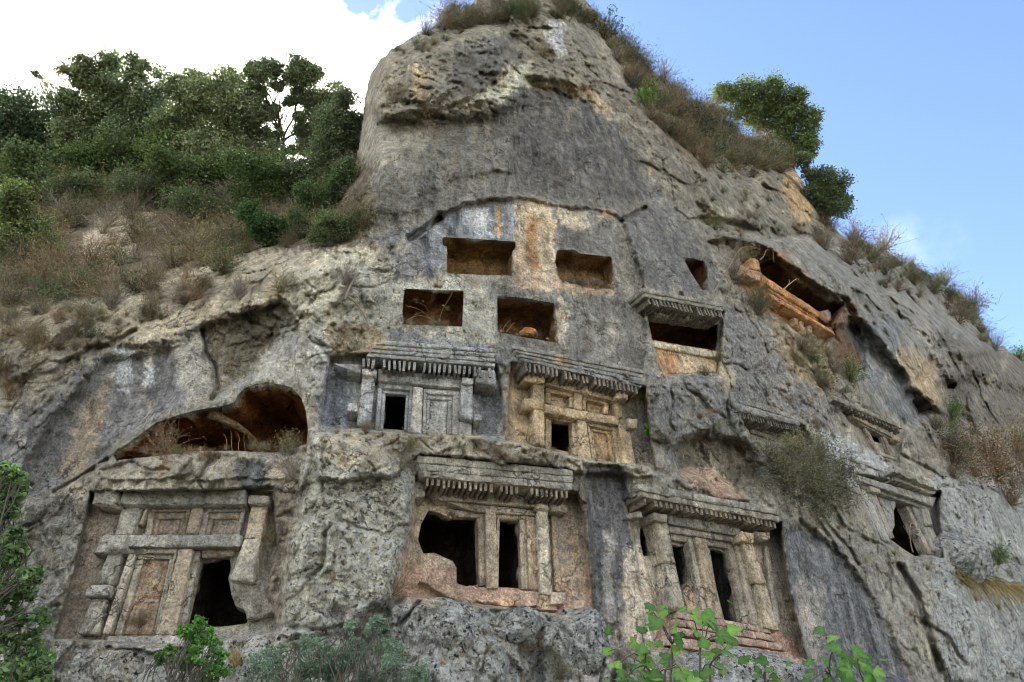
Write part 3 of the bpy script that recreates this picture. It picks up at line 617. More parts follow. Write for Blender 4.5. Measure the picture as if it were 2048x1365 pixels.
# openings cut through the wall (outline px)
HOLES = {
 'A': [(402, 1122), (430, 1118), (460, 1115), (462, 1135), (457, 1157), (463, 1190), (471, 1212), (494, 1222), (495, 1247), (460, 1252), (369, 1258), (380, 1210), (392, 1160)],
 'B1': [(857, 1021), (880, 1027), (893, 1034), (903, 1037), (925, 1034), (954, 1036), (956, 1090), (957, 1121), (959, 1167), (939, 1175), (913, 1167), (913, 1136), (905, 1122), (890, 1116), (868, 1106), (847, 1108), (836, 1080), (842, 1050)],
 'B2': [(1000, 1039), (1020, 1042), (1038, 1043), (1040, 1110), (1042, 1177), (997, 1175), (998, 1110)],
 'C0': [(1279, 1053), (1290, 1053), (1299, 1070), (1303, 1100), (1298, 1113), (1286, 1112), (1280, 1085)],
 'C1': [(1343, 1088), (1358, 1094), (1374, 1091), (1379, 1130), (1380, 1160), (1372, 1187), (1363, 1185), (1352, 1140)],
 'C2': [(1419, 1098), (1435, 1100), (1450, 1107), (1461, 1141), (1472, 1195), (1483, 1247), (1448, 1240), (1438, 1200), (1429, 1160)],
 'D': [(772, 787), (812, 790), (811, 825), (809, 861), (766, 858), (769, 820)],
 'E': [(1103, 838), (1141, 841), (1144, 875), (1146, 907), (1103, 897), (1103, 865)],
 'K': [(1787, 1022), (1795, 1004), (1807, 1012), (1822, 1043), (1840, 1078), (1857, 1109), (1830, 1113), (1810, 1101), (1779, 1078), (1789, 1051)],
 'F': [(1292, 614), (1310, 630), (1362, 643), (1378, 640), (1426, 652), (1437, 648), (1434, 702), (1370, 692), (1304, 680), (1298, 650)],
 'N1': [(884, 475), (960, 479), (1031, 484), (1031, 496), (1025, 504), (1025, 551), (960, 550), (894, 547), (894, 494), (886, 492)],
 'N2': [(1114, 501), (1148, 500), (1160, 508), (1222, 514), (1226, 530), (1230, 578), (1185, 577), (1150, 568), (1120, 560), (1110, 525)],
 'N3': [(808, 578), (870, 581), (927, 582), (926, 620), (925, 654), (860, 650), (804, 650), (806, 610)],
 'N4': [(994, 592), (1050, 597), (1109, 608), (1113, 645), (1115, 686), (1050, 675), (996, 664), (995, 630)],
 'N5': [(1366, 515), (1385, 517), (1408, 524), (1416, 541), (1414, 578), (1405, 582), (1392, 562), (1378, 540)],
 'G': [(227, 908), (270, 877), (312, 846), (359, 830), (400, 820), (440, 813), (469, 806), (476, 790), (492, 775), (535, 764), (582, 775), (602, 795), (612, 825), (616, 860), (613, 889), (580, 900), (547, 906), (469, 902), (391, 903), (281, 916), (232, 921)],
 'H': [(1490, 500), (1530, 498), (1562, 524), (1600, 560), (1650, 590), (1692, 606), (1680, 630), (1668, 652), (1640, 634), (1600, 606), (1560, 578), (1530, 556), (1512, 530)],
 'X1': [(1892, 764), (1905, 756), (1916, 768), (1908, 779), (1895, 776)],
 'X2': [(1838, 798), (1850, 791), (1868, 803), (1866, 816), (1850, 814)],
 'J1': [(1730, 858), (1757, 863), (1768, 888), (1748, 884)],
}
inside = np.zeros(UU.shape, bool); PU, PV = UU.copy(), VC.copy()
for k, poly in HOLES.items():
    p = np.array(poly, float)
    i0, i1 = np.searchsorted(Ua, [p[:, 0].min() - 12, p[:, 0].max() + 12]); j0, j1 = np.searchsorted(Va, [p[:, 1].min() - 12, p[:, 1].max() + 12])
    sl = (slice(j0, j1), slice(i0, i1)); u, v = UU[sl], VV[sl]
    ins = poly_sd(u, v, p) > 0
    out = ~ins; nb = np.zeros_like(ins)
    for dj in (-1, 0, 1):
        for di in (-1, 0, 1): nb |= np.roll(np.roll(out, dj, 0), di, 1)
    rim = ins & nb
    best = np.full(u.shape, 1e9); bu = u.copy(); bv = v.copy(); q = np.roll(p, -1, 0)
    for (x0, y0), (x1, y1) in zip(p, q):
        ex, ey = x1 - x0, y1 - y0; L = ex * ex + ey * ey
        s = np.clip(((u - x0) * ex + (v - y0) * ey) / L, 0, 1); cx, cy = x0 + s * ex, y0 + s * ey
        dd = (u - cx) ** 2 + (v - cy) ** 2; m = dd < best
        best = np.where(m, dd, best); bu = np.where(m, cx, bu); bv = np.where(m, cy, bv)
    PU[sl] = np.where(rim, bu, PU[sl]); PV[sl] = np.where(rim, bv, PV[sl]); inside[sl] |= ins
mv = (PU != UU) | (PV != VC)
TT2 = TT.copy(); TT2[mv] = surf_t(PU[mv], PV[mv])
P3 = CAM + ray(PU, PV) * TT2[..., None]
# behind the skyline the ground goes on, away from the viewer
over = np.maximum(VS - VV, 0)[..., None]
P3 = P3 + over * np.array([0.0, 0.055, -0.020]) + (over > 0) * 0.15 * fbm(P3 * 0.9 + 7, 2)[..., None]
nV, nU = UU.shape
idx = np.arange(nV * nU).reshape(nV, nU)
quads = np.stack([idx[:-1, :-1], idx[1:, :-1], idx[1:, 1:], idx[:-1, 1:]], -1).reshape(-1, 4)
fi = inside.ravel()[quads].all(1); quads = quads[~fi]
fu = UU.ravel()[quads].mean(1); fv = VV.ravel()[quads].mean(1)
hill = (fu < 725) & (fv < np.interp(fu, [-200, 0, 110, 300, 560, 700, 725], [640, 600, 570, 540, 480, 430, 380]))
ridge = (fu > 1190) & (fv < np.interp(fu, [1190, 1300, 1400, 1480, 1700, 1900, 2230], [60, 225, 385, 470, 560, 640, 760])) & ~hill
Cf = COLM.reshape(-1, 3); Mf = MSKM.reshape(-1, 3); Pf = P3.reshape(-1, 3)
for nm, sel in (('cliff_face', ~hill & ~ridge), ('hillside', hill), ('rocky_ridge', ridge)):
    q = quads[sel]; used, inv = np.unique(q, return_inverse=True)
    me = mesh_np(nm, Pf[used], inv.reshape(-1, 4), M_ROCK, Cf[used], Mf[used])
    o = add(nm, me); o['kind'] = 'structure'
    o['label'] = {'cliff_face': 'grey and beige limestone cliff cut with rock tombs', 'hillside': 'dry scrubby slope above the left side of the cliff', 'rocky_ridge': 'broken rocky ridge falling away on the right'}[nm]
gm = mesh_np('ground', [(-2500, -2500, 0), (2500, -2500, 0), (2500, 2500, 0), (-2500, 2500, 0)], [(0, 1, 2, 3)], M_GROUND)
g = add('ground', gm); g['kind'] = 'structure'; g['label'] = 'stony ground at the foot of the cliff'

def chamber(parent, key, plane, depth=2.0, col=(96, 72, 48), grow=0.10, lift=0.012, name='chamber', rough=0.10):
    """hollow cut straight back into the rock behind one opening"""
    p = np.array(HOLES[key], float); q = np.roll(p, -1, 0); pts = []
    for a, b in zip(p, q):
        n = max(1, int(np.hypot(*(b - a)) / 6)); pts += [a + (b - a) * i / n for i in range(n)]
    pts = np.array(pts); P = CAM + ray(pts[:, 0], pts[:, 1]) * surf_t(pts[:, 0], pts[:, 1])[:, None]
    n, R, U = plane.n, plane.R, plane.U; c = P.mean(0)
    a = (P - c) @ R; b = (P - c) @ U; h = (P - c) @ n
    rings = []; steps = [0.0, 0.04, 0.12, 0.3, 0.5, 0.7, 0.85, 1.0]
    for i, s in enumerate(steps):
        e = 1 + grow * smooth(np.array(s), 0.04, 0.5) * 3
        hh = h * (1 - s) - s * depth + (lift if i == 0 else 0)
        rings.append(c + np.outer(a * e, R) + np.outer(b * e, U) + np.outer(hh, n))
    for s in (0.75, 0.5, 0.25): 
        e = (1 + grow * 3) * s
        rings.append(c + np.outer(a * e, R) + np.outer(b * e, U) + np.outer(-np.full(len(a), depth), n))
    V = np.concatenate(rings + [(c - n * depth)[None]]); m = len(a)
    dn = np.stack([fbm(V * 1.8 + 3, 3), fbm(V * 1.8 + 30, 3), fbm(V * 1.8 + 60, 3)], -1) * rough * 2
    dn[:m] = 0; dn[m:2 * m] *= 0.3; V = V + dn
    F = []
    for r in range(len(rings) - 1):
        for i in range(m):
            j = (i + 1) % m; F.append((r * m + i, r * m + j, (r + 1) * m + j, (r + 1) * m + i))
    lastc = len(V) - 1; r = len(rings) - 1
    for i in range(m): F.append((r * m + i, r * m + (i + 1) % m, lastc, lastc))
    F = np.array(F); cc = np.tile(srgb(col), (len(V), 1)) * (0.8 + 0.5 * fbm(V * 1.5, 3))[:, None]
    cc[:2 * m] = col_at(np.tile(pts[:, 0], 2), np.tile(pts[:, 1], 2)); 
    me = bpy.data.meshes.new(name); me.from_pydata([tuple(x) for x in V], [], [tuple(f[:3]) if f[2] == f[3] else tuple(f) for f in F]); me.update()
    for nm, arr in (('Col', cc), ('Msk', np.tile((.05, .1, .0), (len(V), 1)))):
        atn = me.color_attributes.new(nm, 'FLOAT_COLOR', 'POINT'); a4 = np.ones((len(V), 4), np.float32); a4[:, :3] = arr; atn.data.foreach_set('color', a4.ravel())
    me.polygons.foreach_set('use_smooth', np.ones(len(me.polygons), bool)); me.materials.append(M_ROCK)
    base = np.array(parent.location) if parent is not None else np.zeros(3)
    o = add(name, me, parent); 
    if parent is not None: me.transform(Matrix.Translation(-Vector(tuple(base))))
    return o
# ------------------------------------------------------------------ carved tombs
def lattice(quad3, back, cells, rough, seed, chip=0.03):
    """closed block: four front corners (TL, TR, BR, BL) in 3D, 'back' = vector to the back face; worn, subdivided surface"""
    TL, TR, BR, BL = [np.array(x, float) for x in quad3]; back = np.array(back, float)
    w = (np.linalg.norm(TR - TL) + np.linalg.norm(BR - BL)) / 2; h = (np.linalg.norm(BL - TL) + np.linalg.norm(BR - TR)) / 2; d = np.linalg.norm(back)
    def axis(L):
        n = max(1, min(26, int(L / cells))); e = min(0.022 / max(L, 1e-3), 0.2)
        return np.concatenate([[0, e], np.linspace(e, 1 - e, n + 1)[1:-1], [1 - e, 1]])
    A, B, C = axis(w), axis(h), (np.array([0, min(0.02 / d, .2), 0.5, 1.0]) if d > 0.12 else np.array([0, min(.02 / d, .3), 1.0]))
    na, nb, nc = len(A), len(B), len(C); ids = {}; V = []; F = []; E = []
    def vid(i, j, k):
        key = (i, j, k)
        if key not in ids:
            ids[key] = len(V); a, b, c = A[i], B[j], C[k]
            V.append((TL * (1 - a) + TR * a) * (1 - b) + (BL * (1 - a) + BR * a) * b + back * c)
            E.append((i in (0, na - 1)) + (j in (0, nb - 1)) + (k == 0))
        return ids[key]
    for i in range(na - 1):
        for j in range(nb - 1):
            F.append((vid(i, j, 0), vid(i, j + 1, 0), vid(i + 1, j + 1, 0), vid(i + 1, j, 0)))
    for k in range(nc - 1):
        for i in range(na - 1):
            F.append((vid(i, 0, k), vid(i + 1, 0, k), vid(i + 1, 0, k + 1), vid(i, 0, k + 1)))
            F.append((vid(i, nb - 1, k), vid(i, nb - 1, k + 1), vid(i + 1, nb - 1, k + 1), vid(i + 1, nb - 1, k)))
        for j in range(nb - 1):
            F.append((vid(0, j, k), vid(0, j, k + 1), vid(0, j + 1, k + 1), vid(0, j + 1, k)))
            F.append((vid(na - 1, j, k), vid(na - 1, j + 1, k), vid(na - 1, j + 1, k + 1), vid(na - 1, j, k + 1)))
    V = np.array(V); E = np.array(E); c = V.mean(0); nrm = -back / (d + 1e-9)
    rough = rough * 1.15; chip = chip * 1.1
    f1 = fbm(V * 7 + seed, 3); f2 = fbm(V * 2.6 + seed + 9, 2)
    off = np.stack([fbm(V * 9 + seed, 2), fbm(V * 9 + seed + 20, 2), fbm(V * 9 + seed + 40, 2)], -1) * rough
    # worn arrises, with bites where the noise is high
    mid = V - c; pl = mid - np.outer(mid @ nrm, nrm); pln = pl / (np.linalg.norm(pl, axis=1)[:, None] + 1e-9)
    bite = np.where(E >= 2, 0.010 + chip * np.clip(f1 * 2.2 + f2, 0, 1.2), 0)
    bite = np.minimum(bite, 0.22 * min(w, h))
    V = V + off - pln * bite[:, None] - nrm * (bite * 0.8)[:, None] + np.outer(f2 * rough * 1.5 * (E < 4), nrm)
    return V, F
class Tomb:
    def __init__(s, key, label, name='rock_tomb', cat='rock tomb', group='tombs cut in the cliff', basepx=None):
        s.key = key; s.pl, s.rec = PL[key]; s.k = 0
        u, v = basepx if basepx else (np.mean([p[0] for p in s.rec]), max(p[1] for p in s.rec) - 8)
        s.loc = s.pl.at(u, v); s.root = empty(name, s.loc, label, cat, group)
    def finish(s, name, V, F, uv, tint=None, amt=1.0, parent=None, msk=None, mat=None, label=None):
        me = bpy.data.meshes.new(name)
        me.from_pydata([tuple(x) for x in (V - s.loc)], [], F); me.update()
        uv = np.asarray(uv, float); c = col_at(uv[:, 0], uv[:, 1]); m = msk_at(uv[:, 0], uv[:, 1])
        if tint is not None: c = c * (1 - amt) + srgb(tint) * amt
        if msk is not None: m = np.tile(msk, (len(V), 1))
        for nm, arr in (('Col', c), ('Msk', m)):
            at_ = me.color_attributes.new(nm, 'FLOAT_COLOR', 'POINT'); a4 = np.ones((len(V), 4), np.float32); a4[:, :3] = arr; at_.data.foreach_set('color', a4.ravel())
        me.polygons.foreach_set('use_smooth', np.ones(len(me.polygons), bool)); me.materials.append(mat or M_CARVED)
        o = add(name, me, parent or s.root)
        if label: o['label'] = label
        return o
    def block(s, name, quad, cf, cb=-0.03, tint=None, amt=0.75, rough=0.012, cells=0.085, chip=0.03, parent=None, msk=None, label=None):
        s.k += 1; q = [s.pl.at(u, v, cf) for u, v in quad]
        V, F = lattice(q, -s.pl.n * (cf - cb), cells, rough, s.k * 3.7 + ord(s.key[0]), chip)
        rel = V - CAM; uvp = project(V)
        return s.finish(name, V, F, uvp, tint, amt, parent, msk, label=label)
    def frame(s, quad, wpx, cf, cb, tint=None, name='door_frame', bottom=False, amt=0.6):
        """a frame round an opening: lintel and two jambs; quad = outer px outline, wpx = strip widths (left, top, right)"""
        TL, TR, BR, BL = [np.array(p, float) for p in quad]; l, t, r = wpx
        def lerp(a, b, k): return a + (b - a) * k
        wT = np.linalg.norm(TR - TL); wB = np.linalg.norm(BR - BL); hL = np.linalg.norm(BL - TL); hR = np.linalg.norm(BR - TR)
        tl2 = lerp(TL, BL, t / hL); tr2 = lerp(TR, BR, t / hR); o = None
        pieces = [('jamb', [tl2, lerp(tl2, tr2, l / wT), lerp(BL, BR, l / wB), BL]), ('jamb', [lerp(tr2, tl2, r / wT), tr2, BR, lerp(BR, BL, r / wB)]), ('lintel', [TL, TR, tr2, tl2])]
        for nm, q in pieces:
            if (nm == 'jamb' and (l if q[0][0] < q[1][0] and q is pieces[0][1] else r) <= 0) or (nm == 'lintel' and t <= 0): continue
            s.block(nm, q, cf, cb, tint, amt, rough=0.006, chip=0.012)
    def beams(s, a, b, n, cf, hpx, fill=0.52, cb=0.02, tint=None, skip=(), drop=0.0, name='beam_end'):
        """row of beam ends under an eave, from px a to px b (front top edge)"""
        A, B = s.pl.at(a[0], a[1], cf), s.pl.at(b[0], b[1], cf); L = np.linalg.norm(B - A); d = (B - A) / L
        w = L / n * fill; h = float(np.linalg.norm(s.pl.at(a[0], a[1] + hpx, cf) - A)); D = cf - cb
        n_ = np.cross(d, s.pl.U); n_ = n_ / np.linalg.norm(n_)
        if n_ @ s.pl.n < 0: n_ = -n_
        U = np.cross(n_, d); U = U if U[2] > 0 else -U
        shape = [(-.5, 0, 0), (.5, 0, 0), (.5, -.86, 0), (.38, -1, 0), (-.38, -1, 0), (-.5, -.86, 0)]
        V = [(x * w, z * h, 0.0) for x, z, _ in shape] + [(x * w, z * h, -D) for x, z, _ in shape]
        F = [(0, 5, 4, 3, 2, 1)] + [(i, (i + 1) % 6, 6 + (i + 1) % 6, 6 + i) for i in range(6)]
        me = None
        for i in range(n):
            if i in skip or random.random() < .045: continue
            P = A + d * (L * (i + 0.5) / n)
            if me is None or i % 9 == 0:
                me = bpy.data.meshes.new(name)
                me.from_pydata([(x, y, z) for x, y, z in V], [], F); me.update()
                uv = project((P - n_ * 0.1)[None]); c = col_at(uv[:, 0], uv[:, 1])[0]
                if tint is not None: c = (c * 0.4 + srgb(tint) * 0.6) * .85
                for nm, arr in (('Col', c), ('Msk', (.1, .2, .1))):
                    at_ = me.color_attributes.new(nm, 'FLOAT_COLOR', 'POINT')
                    a4 = np.ones((len(V), 4), np.float32); a4[:, :3] = arr; at_.data.foreach_set('color', a4.ravel())
                me.materials.append(M_CARVED)
            o = add(name, me, s.root)
            j = random.uniform
            M = Matrix((tuple(d), tuple(U), tuple(n_))).transposed().to_4x4()
            M = M @ Matrix.Diagonal((j(.75, 1.12), j(.80, 1.06), j(.85, 1.0), 1)) @ Matrix.Rotation(j(-.09, .09), 4, 'Z')
            M.translation = Vector(tuple(P - s.loc + n_ * j(-.02, .0))); o.matrix_local = M
def project(P):
    r = np.asarray(P, float) - CAM; zc = r[..., 1] * CP + r[..., 2] * SP
    return np.stack([1024 + FPX * r[..., 0] / zc, 682.5 - FPX * (r[..., 2] * CP - r[..., 1] * SP) / zc], -1)

W_ = (182, 176, 160); G_ = (140, 142, 140); BG = (128, 130, 130); TAN = (176, 152, 122); PK = (186, 156, 134); DK = (112, 110, 104)
# ---- lower left tomb, with two coffered panels over two doors
T = Tomb('A', 'lower left tomb with two coffered panels over a false door and a broken door')
T.block('beam', [(247, 981), (491, 979), (488, 1008), (240, 1009)], 0.42, 0, G_, 0.45, rough=.02, chip=.06)
T.block('beam', [(497, 990), (538, 991), (537, 1009), (495, 1008)], 0.40, 0, W_, 0.4, chip=.05)
T.block('beam', [(190, 979), (236, 980), (234, 1010), (184, 1008)], 0.50, 0, G_, 0.4, rough=.035, chip=.12, label='broken stump of the top beam')
T.block('pilaster', [(243, 1017), (284, 1014), (264, 1070), (229, 1070)], 0.24, -.03, (158, 158, 148), 0.5, chip=.06)
T.block('jamb', [(291, 1014), (296, 1016), (285, 1048), (276, 1050)], 0.20, -.03, TAN, 0.4, chip=.02)
T.frame([(298, 1015), (383, 1014), (370, 1069), (289, 1070)], (13, 9, 9), 0.15, -.03, TAN, amt=.5)
T.frame([(311, 1026), (374, 1025), (364, 1069), (301, 1070)], (11, 13, 8), 0.07, -.03, TAN, amt=.5)
T.block('panel', [(320, 1040), (362, 1039), (354, 1069), (311, 1070)], 0.012, -.04, PK, .6, rough=.004)
T.block('mullion', [(384, 1012), (406, 1013), (393, 1069), (370, 1069)], 0.24, -.03, TAN, 0.5)
T.frame([(408, 1015), (492, 1014), (478, 1070), (396, 1070)], (12, 9, 8), 0.15, -.03, G_, amt=.4)
T.frame([(418, 1026), (486, 1025), (472, 1070), (405, 1070)], (13, 13, 8), 0.07, -.03, TAN, amt=.5)
T.block('panel', [(429, 1040), (478, 1039), (466, 1070), (419, 1070)], 0.012, -.04, PK, .5, rough=.004)
T.block('pilaster', [(503, 1012), (535, 1012), (522, 1078), (489, 1076)], 0.30, -.03, (190, 170, 138), 0.5, chip=.04)
T.block('middle_beam', [(252, 1070), (482, 1068), (479, 1093), (256, 1094)], 0.33, -.02, G_, 0.5, rough=.02, chip=.05)
T.block('middle_beam', [(204, 1071), (258, 1070), (252, 1101), (183, 1106)], 0.38, -.02, G_, 0.5, rough=.02, chip=.06)
T.block('pilaster', [(214, 1108), (244, 1104), (222, 1169), (194, 1169)], 0.24, -.03, BG, 0.4, chip=.05)
T.block('bracket', [(178, 1170), (222, 1169), (216, 1191), (166, 1192)], 0.40, -.03, G_, 0.6, chip=.04)
T.block('pilaster', [(184, 1196), (213, 1196), (194, 1268), (154, 1268)], 0.24, -.03, (150, 146, 138), 0.5, chip=.04)
T.frame([(260, 1098), (356, 1097), (316, 1270), (204, 1268)], (15, 10, 6), 0.22, -.03, (156, 146, 128), amt=.5)
T.frame([(277, 1106), (349, 1105), (312, 1270), (228, 1270)], (14, 13, 7), 0.13, -.03, (146, 132, 112), amt=.5)
dp = T.block('door_panel', [(290, 1119), (340, 1117), (304, 1270), (247, 1270)], 0.035, -.04, (150, 122, 94), .8, rough=.003, chip=.004, label='blind brown stone door leaf')
T.block('door_rail', [(268, 1201), (318, 1200), (316, 1206), (267, 1207)], 0.05, 0.02, (150, 124, 98), .8, rough=.002, chip=.004, parent=dp)
T.block('door_stile', [(290, 1119), (298, 1119), (258, 1268), (247, 1270)], 0.055, 0.02, (140, 116, 92), .8, rough=.002, chip=.004, parent=dp)
T.block('pillar', [(357, 1099), (386, 1098), (350, 1270), (313, 1271)], 0.30, -.03, (178, 158, 132), 0.6, chip=.03)
T.block('jamb', [(387, 1100), (401, 1103), (368, 1256), (353, 1262)], 0.16, -.03, (138, 136, 130), 0.6, chip=.02)
T.block('lintel', [(402, 1098), (472, 1096), (466, 1112), (402, 1116)], 0.13, -.03, (156, 132, 106), 0.6, chip=.03)
T.block('pillar', [(488, 1078), (521, 1076), (506, 1166), (459, 1160)], 0.36, -.03, W_, 0.6, rough=.02, chip=.08, label='snapped right pillar hanging from the beam')
T.block('rock_stub', [(461, 1162), (540, 1150), (556, 1226), (497, 1242)], 0.16, -.25, (156, 152, 142), .4, rough=.06, chip=.1)
T.block('sill', [(216, 1272), (366, 1270), (368, 1292), (208, 1294)], 0.30, -.03, G_, 0.5, rough=.025, chip=.06)
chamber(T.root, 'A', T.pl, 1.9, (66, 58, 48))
# ---- lower centre tomb
T = Tomb('B', 'rock-cut tomb at the lower centre, its left doorway broken out into a wide ragged hole')
for i, q in enumerate([[(836, 910), (1147, 940), (1147, 952), (834, 925)], [(834, 925.6), (1147, 952.6), (1146, 965), (834, 939)], [(837, 939.6), (1146, 965.6), (1144, 980), (846, 953)]]):
    T.block('cornice_layer', q, 0.92 - i * .035, 0, (140, 138, 128), 0.35, rough=.02, chip=.05)
T.beams((850, 955), (1138, 983), 28, 0.80, 17, skip=(18, 19), tint=(120, 112, 98), cb=.2)
T.block('architrave', [(851, 966), (1130, 992), (1126, 1018), (880, 1000)], 0.34, -.03, (134, 130, 118), .6, rough=.018, chip=.04)
T.block('beam_stump', [(826, 962), (851, 965), (851, 993), (827, 996)], 0.55, -.1, (142, 140, 134), .6, chip=.03)
T.block('lintel', [(884, 1002), (1075, 1021), (1072, 1031), (950, 1024)], 0.24, -.03, (140, 130, 114), .6, chip=.03)
T.block('lintel', [(900, 1020), (1070, 1030), (1052, 1040), (910, 1034)], 0.14, -.03, (146, 134, 116), .6, chip=.04)
T.block('jamb', [(955, 1034), (969, 1034), (973, 1172), (960, 1172)], 0.13, -.12, (150, 138, 120), .6, chip=.04)
T.block('pillar', [(971, 1018), (992, 1019), (997, 1177), (974, 1177)], 0.24, -.05, (160, 150, 132), .6, chip=.035)
T.block('jamb', [(993, 1026), (999, 1030), (997, 1176), (995, 1176)], 0.12, -.1, (160, 152, 138), .6, chip=.02)
T.block('jamb', [(1039, 1036), (1052, 1037), (1058, 1180), (1043, 1178)], 0.12, -.05, (152, 144, 128), .6, chip=.02)
T.block('jamb', [(1053, 1032), (1070, 1034), (1078, 1184), (1059, 1181)], 0.20, -.03, (172, 150, 122), .6, chip=.02)
T.block('pillar', [(1074, 1020), (1096, 1022), (1105, 1192), (1081, 1188)], 0.34, -.03, (182, 176, 156), .7, rough=.018, chip=.04)
T.block('capital', [(1073, 1004), (1096, 1006), (1098, 1021), (1073, 1018)], 0.42, -.03, (168, 158, 138), .6, chip=.05)
T.block('bracket', [(1098, 1005), (1133, 1010), (1136, 1024), (1099, 1021)], 0.36, -.03, (150, 146, 132), .6, rough=.03, chip=.06)
T.block('jamb', [(1103, 1030), (1112, 1031), (1124, 1184), (1110, 1183)], 0.12, -.03, (170, 150, 124), .6, chip=.02)
T.block('sill', [(838, 1162), (1082, 1186), (1078, 1214), (905, 1202)], 0.20, -.1, (190, 162, 138), .6, rough=.05, chip=.08)
T.block('foot_block', [(1105, 1184), (1134, 1184), (1133, 1208), (1100, 1208)], 0.42, -.03, (176, 166, 150), .7, chip=.04)
T.block('plinth', [(1078, 1190), (1104, 1192), (1118, 1222), (1075, 1218)], 0.30, -.1, (180, 156, 134), .6, rough=.03, chip=.06)
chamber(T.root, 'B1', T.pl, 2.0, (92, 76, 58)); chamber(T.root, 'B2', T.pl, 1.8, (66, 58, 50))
# ---- lower right tomb
T = Tomb('C', 'lower right tomb above the fig leaves, with two tall narrow dark doors')
T.block('cornice_layer', [(1274, 966), (1559, 1017), (1560, 1030), (1278, 980)], 0.82, 0, (132, 130, 124), .35, rough=.025, chip=.07)
T.block('cornice_layer', [(1280, 981), (1560, 1031), (1561, 1044), (1283, 993)], 0.77, 0, (128, 126, 120), .35, rough=.02, chip=.05)
T.beams((1284, 992), (1552, 1042), 28, 0.71, 15, tint=(124, 114, 98), cb=.15)
T.block('architrave', [(1336, 1024), (1482, 1050), (1482, 1073), (1336, 1047)], 0.34, -.03, (116, 116, 112), .7, rough=.012, chip=.03)
T.block('lintel', [(1337, 1051), (1482, 1075), (1479, 1086), (1339, 1064)], 0.24, -.03, (120, 118, 110), .6, chip=.03)
T.block('lintel', [(1340, 1066), (1470, 1086), (1464, 1098), (1344, 1080)], 0.13, -.03, (122, 118, 108), .6, chip=.03)
T.block('capital', [(1308, 1024), (1336, 1029), (1335, 1045), (1308, 1040)], 0.50, -.03, (176, 168, 148), .7, chip=.04)
T.block('bracket', [(1250, 1028), (1284, 1022), (1286, 1034), (1252, 1038)], 0.50, -.1, (140, 138, 128), .6, rough=.03, chip=.05)
T.block('pillar', [(1309, 1042), (1335, 1046), (1352, 1130), (1327, 1124)], 0.38, -.03, (180, 170, 148), .7, rough=.018, chip=.05)
T.block('pillar_foot', [(1328, 1126), (1352, 1131), (1371, 1222), (1340, 1218)], 0.34, -.03, (172, 164, 148), .7, rough=.018, chip=.05)
T.block('jamb', [(1376, 1076), (1385, 1078), (1420, 1233), (1408, 1231)], 0.20, -.03, (168, 160, 144), .7, chip=.02)
T.block('false_door_foot', [(1366, 1186), (1382, 1166), (1404, 1232), (1376, 1228)], 0.03, -.1, (172, 146, 122), .7, rough=.01, chip=.03)
T.block('pillar', [(1391, 1074), (1412, 1078), (1446, 1240), (1421, 1234)], 0.28, -.03, (164, 146, 120), .7, chip=.03)
T.block('jamb', [(1455, 1090), (1468, 1093), (1500, 1250), (1486, 1248)], 0.13, -.03, (140, 132, 116), .6, chip=.02)
T.block('jamb', [(1470, 1084), (1483, 1087), (1521, 1252), (1504, 1250)], 0.22, -.03, (150, 140, 122), .6, chip=.02)
T.block('pillar', [(1485, 1084), (1508, 1087), (1534, 1170), (1510, 1166)], 0.38, -.03, (178, 162, 132), .7, rough=.015, chip=.04)
T.block('pillar_foot', [(1511, 1168), (1534, 1172), (1562, 1262), (1530, 1256)], 0.34, -.03, (178, 164, 138), .7, rough=.018, chip=.05)
T.block('capital', [(1482, 1062), (1508, 1067), (1509, 1086), (1483, 1081)], 0.50, -.03, (184, 162, 126), .7, chip=.05)
T.block('bracket', [(1512, 1062), (1540, 1066), (1541, 1079), (1513, 1077)], 0.44, -.03, (160, 150, 132), .6, rough=.03, chip=.05)
T.block('jamb', [(1530, 1092), (1538, 1094), (1562, 1250), (1550, 1246)], 0.12, -.03, (150, 146, 138), .6, chip=.02)
for i, q in enumerate([[(1352, 1224), (1538, 1256), (1545, 1268), (1354, 1236)], [(1350, 1238), (1548, 1270), (1556, 1284), (1350, 1251)], [(1342, 1253), (1562, 1287), (1572, 1302), (1342, 1268)], [(1330, 1271), (1580, 1306), (1596, 1330), (1330, 1290)]]):
    T.block('step', q, 0.28 + .10 * i, -.03, (168, 150, 134), .6, rough=.03, chip=.03)
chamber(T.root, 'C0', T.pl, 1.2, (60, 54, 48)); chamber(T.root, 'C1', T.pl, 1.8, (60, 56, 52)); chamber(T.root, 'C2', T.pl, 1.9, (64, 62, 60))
# ---- upper left tomb
T = Tomb('D', 'grey tomb of the middle row with an open door beside a blind panel')
ly = [((768, 681), (992, 697)), ((752, 689), (992, 706)), ((744, 697), (992, 715)), ((738, 705), (991, 725)), ((732, 713), (990, 734))]
for i in range(4):
    (a, b), (c, d) = ly[i], ly[i + 1]
    T.block('cornice_layer', [a, b, (d[0], d[1] - .8), (c[0], c[1] - .8)], 0.72 - .04 * i, 0, (136, 138, 136), .4, rough=.015, chip=.04)
T.beams((722, 716), (984, 736), 26, 0.58, 19, tint=(124, 120, 110), cb=.1)
T.block('architrave', [(756, 738), (925, 754), (922, 776), (757, 761)], 0.30, -.03, (160, 158, 148), .6, chip=.03)
T.block('bracket', [(668, 726), (724, 730), (722, 746), (692, 740)], 0.46, -.1, (136, 136, 132), .6, rough=.03, chip=.06)
T.block('capital', [(724, 736), (754, 739), (753, 751), (724, 749)], 0.46, -.03, (176, 174, 164), .6, chip=.03)
T.block('pilaster', [(725, 752), (751, 753), (741, 854), (713, 850)], 0.30, -.03, (142, 144, 146), .6, chip=.03)
T.block('peg', [(696, 805), (716, 807), (715, 824), (694, 821)], 0.46, -.1, (170, 168, 160), .6, chip=.03)
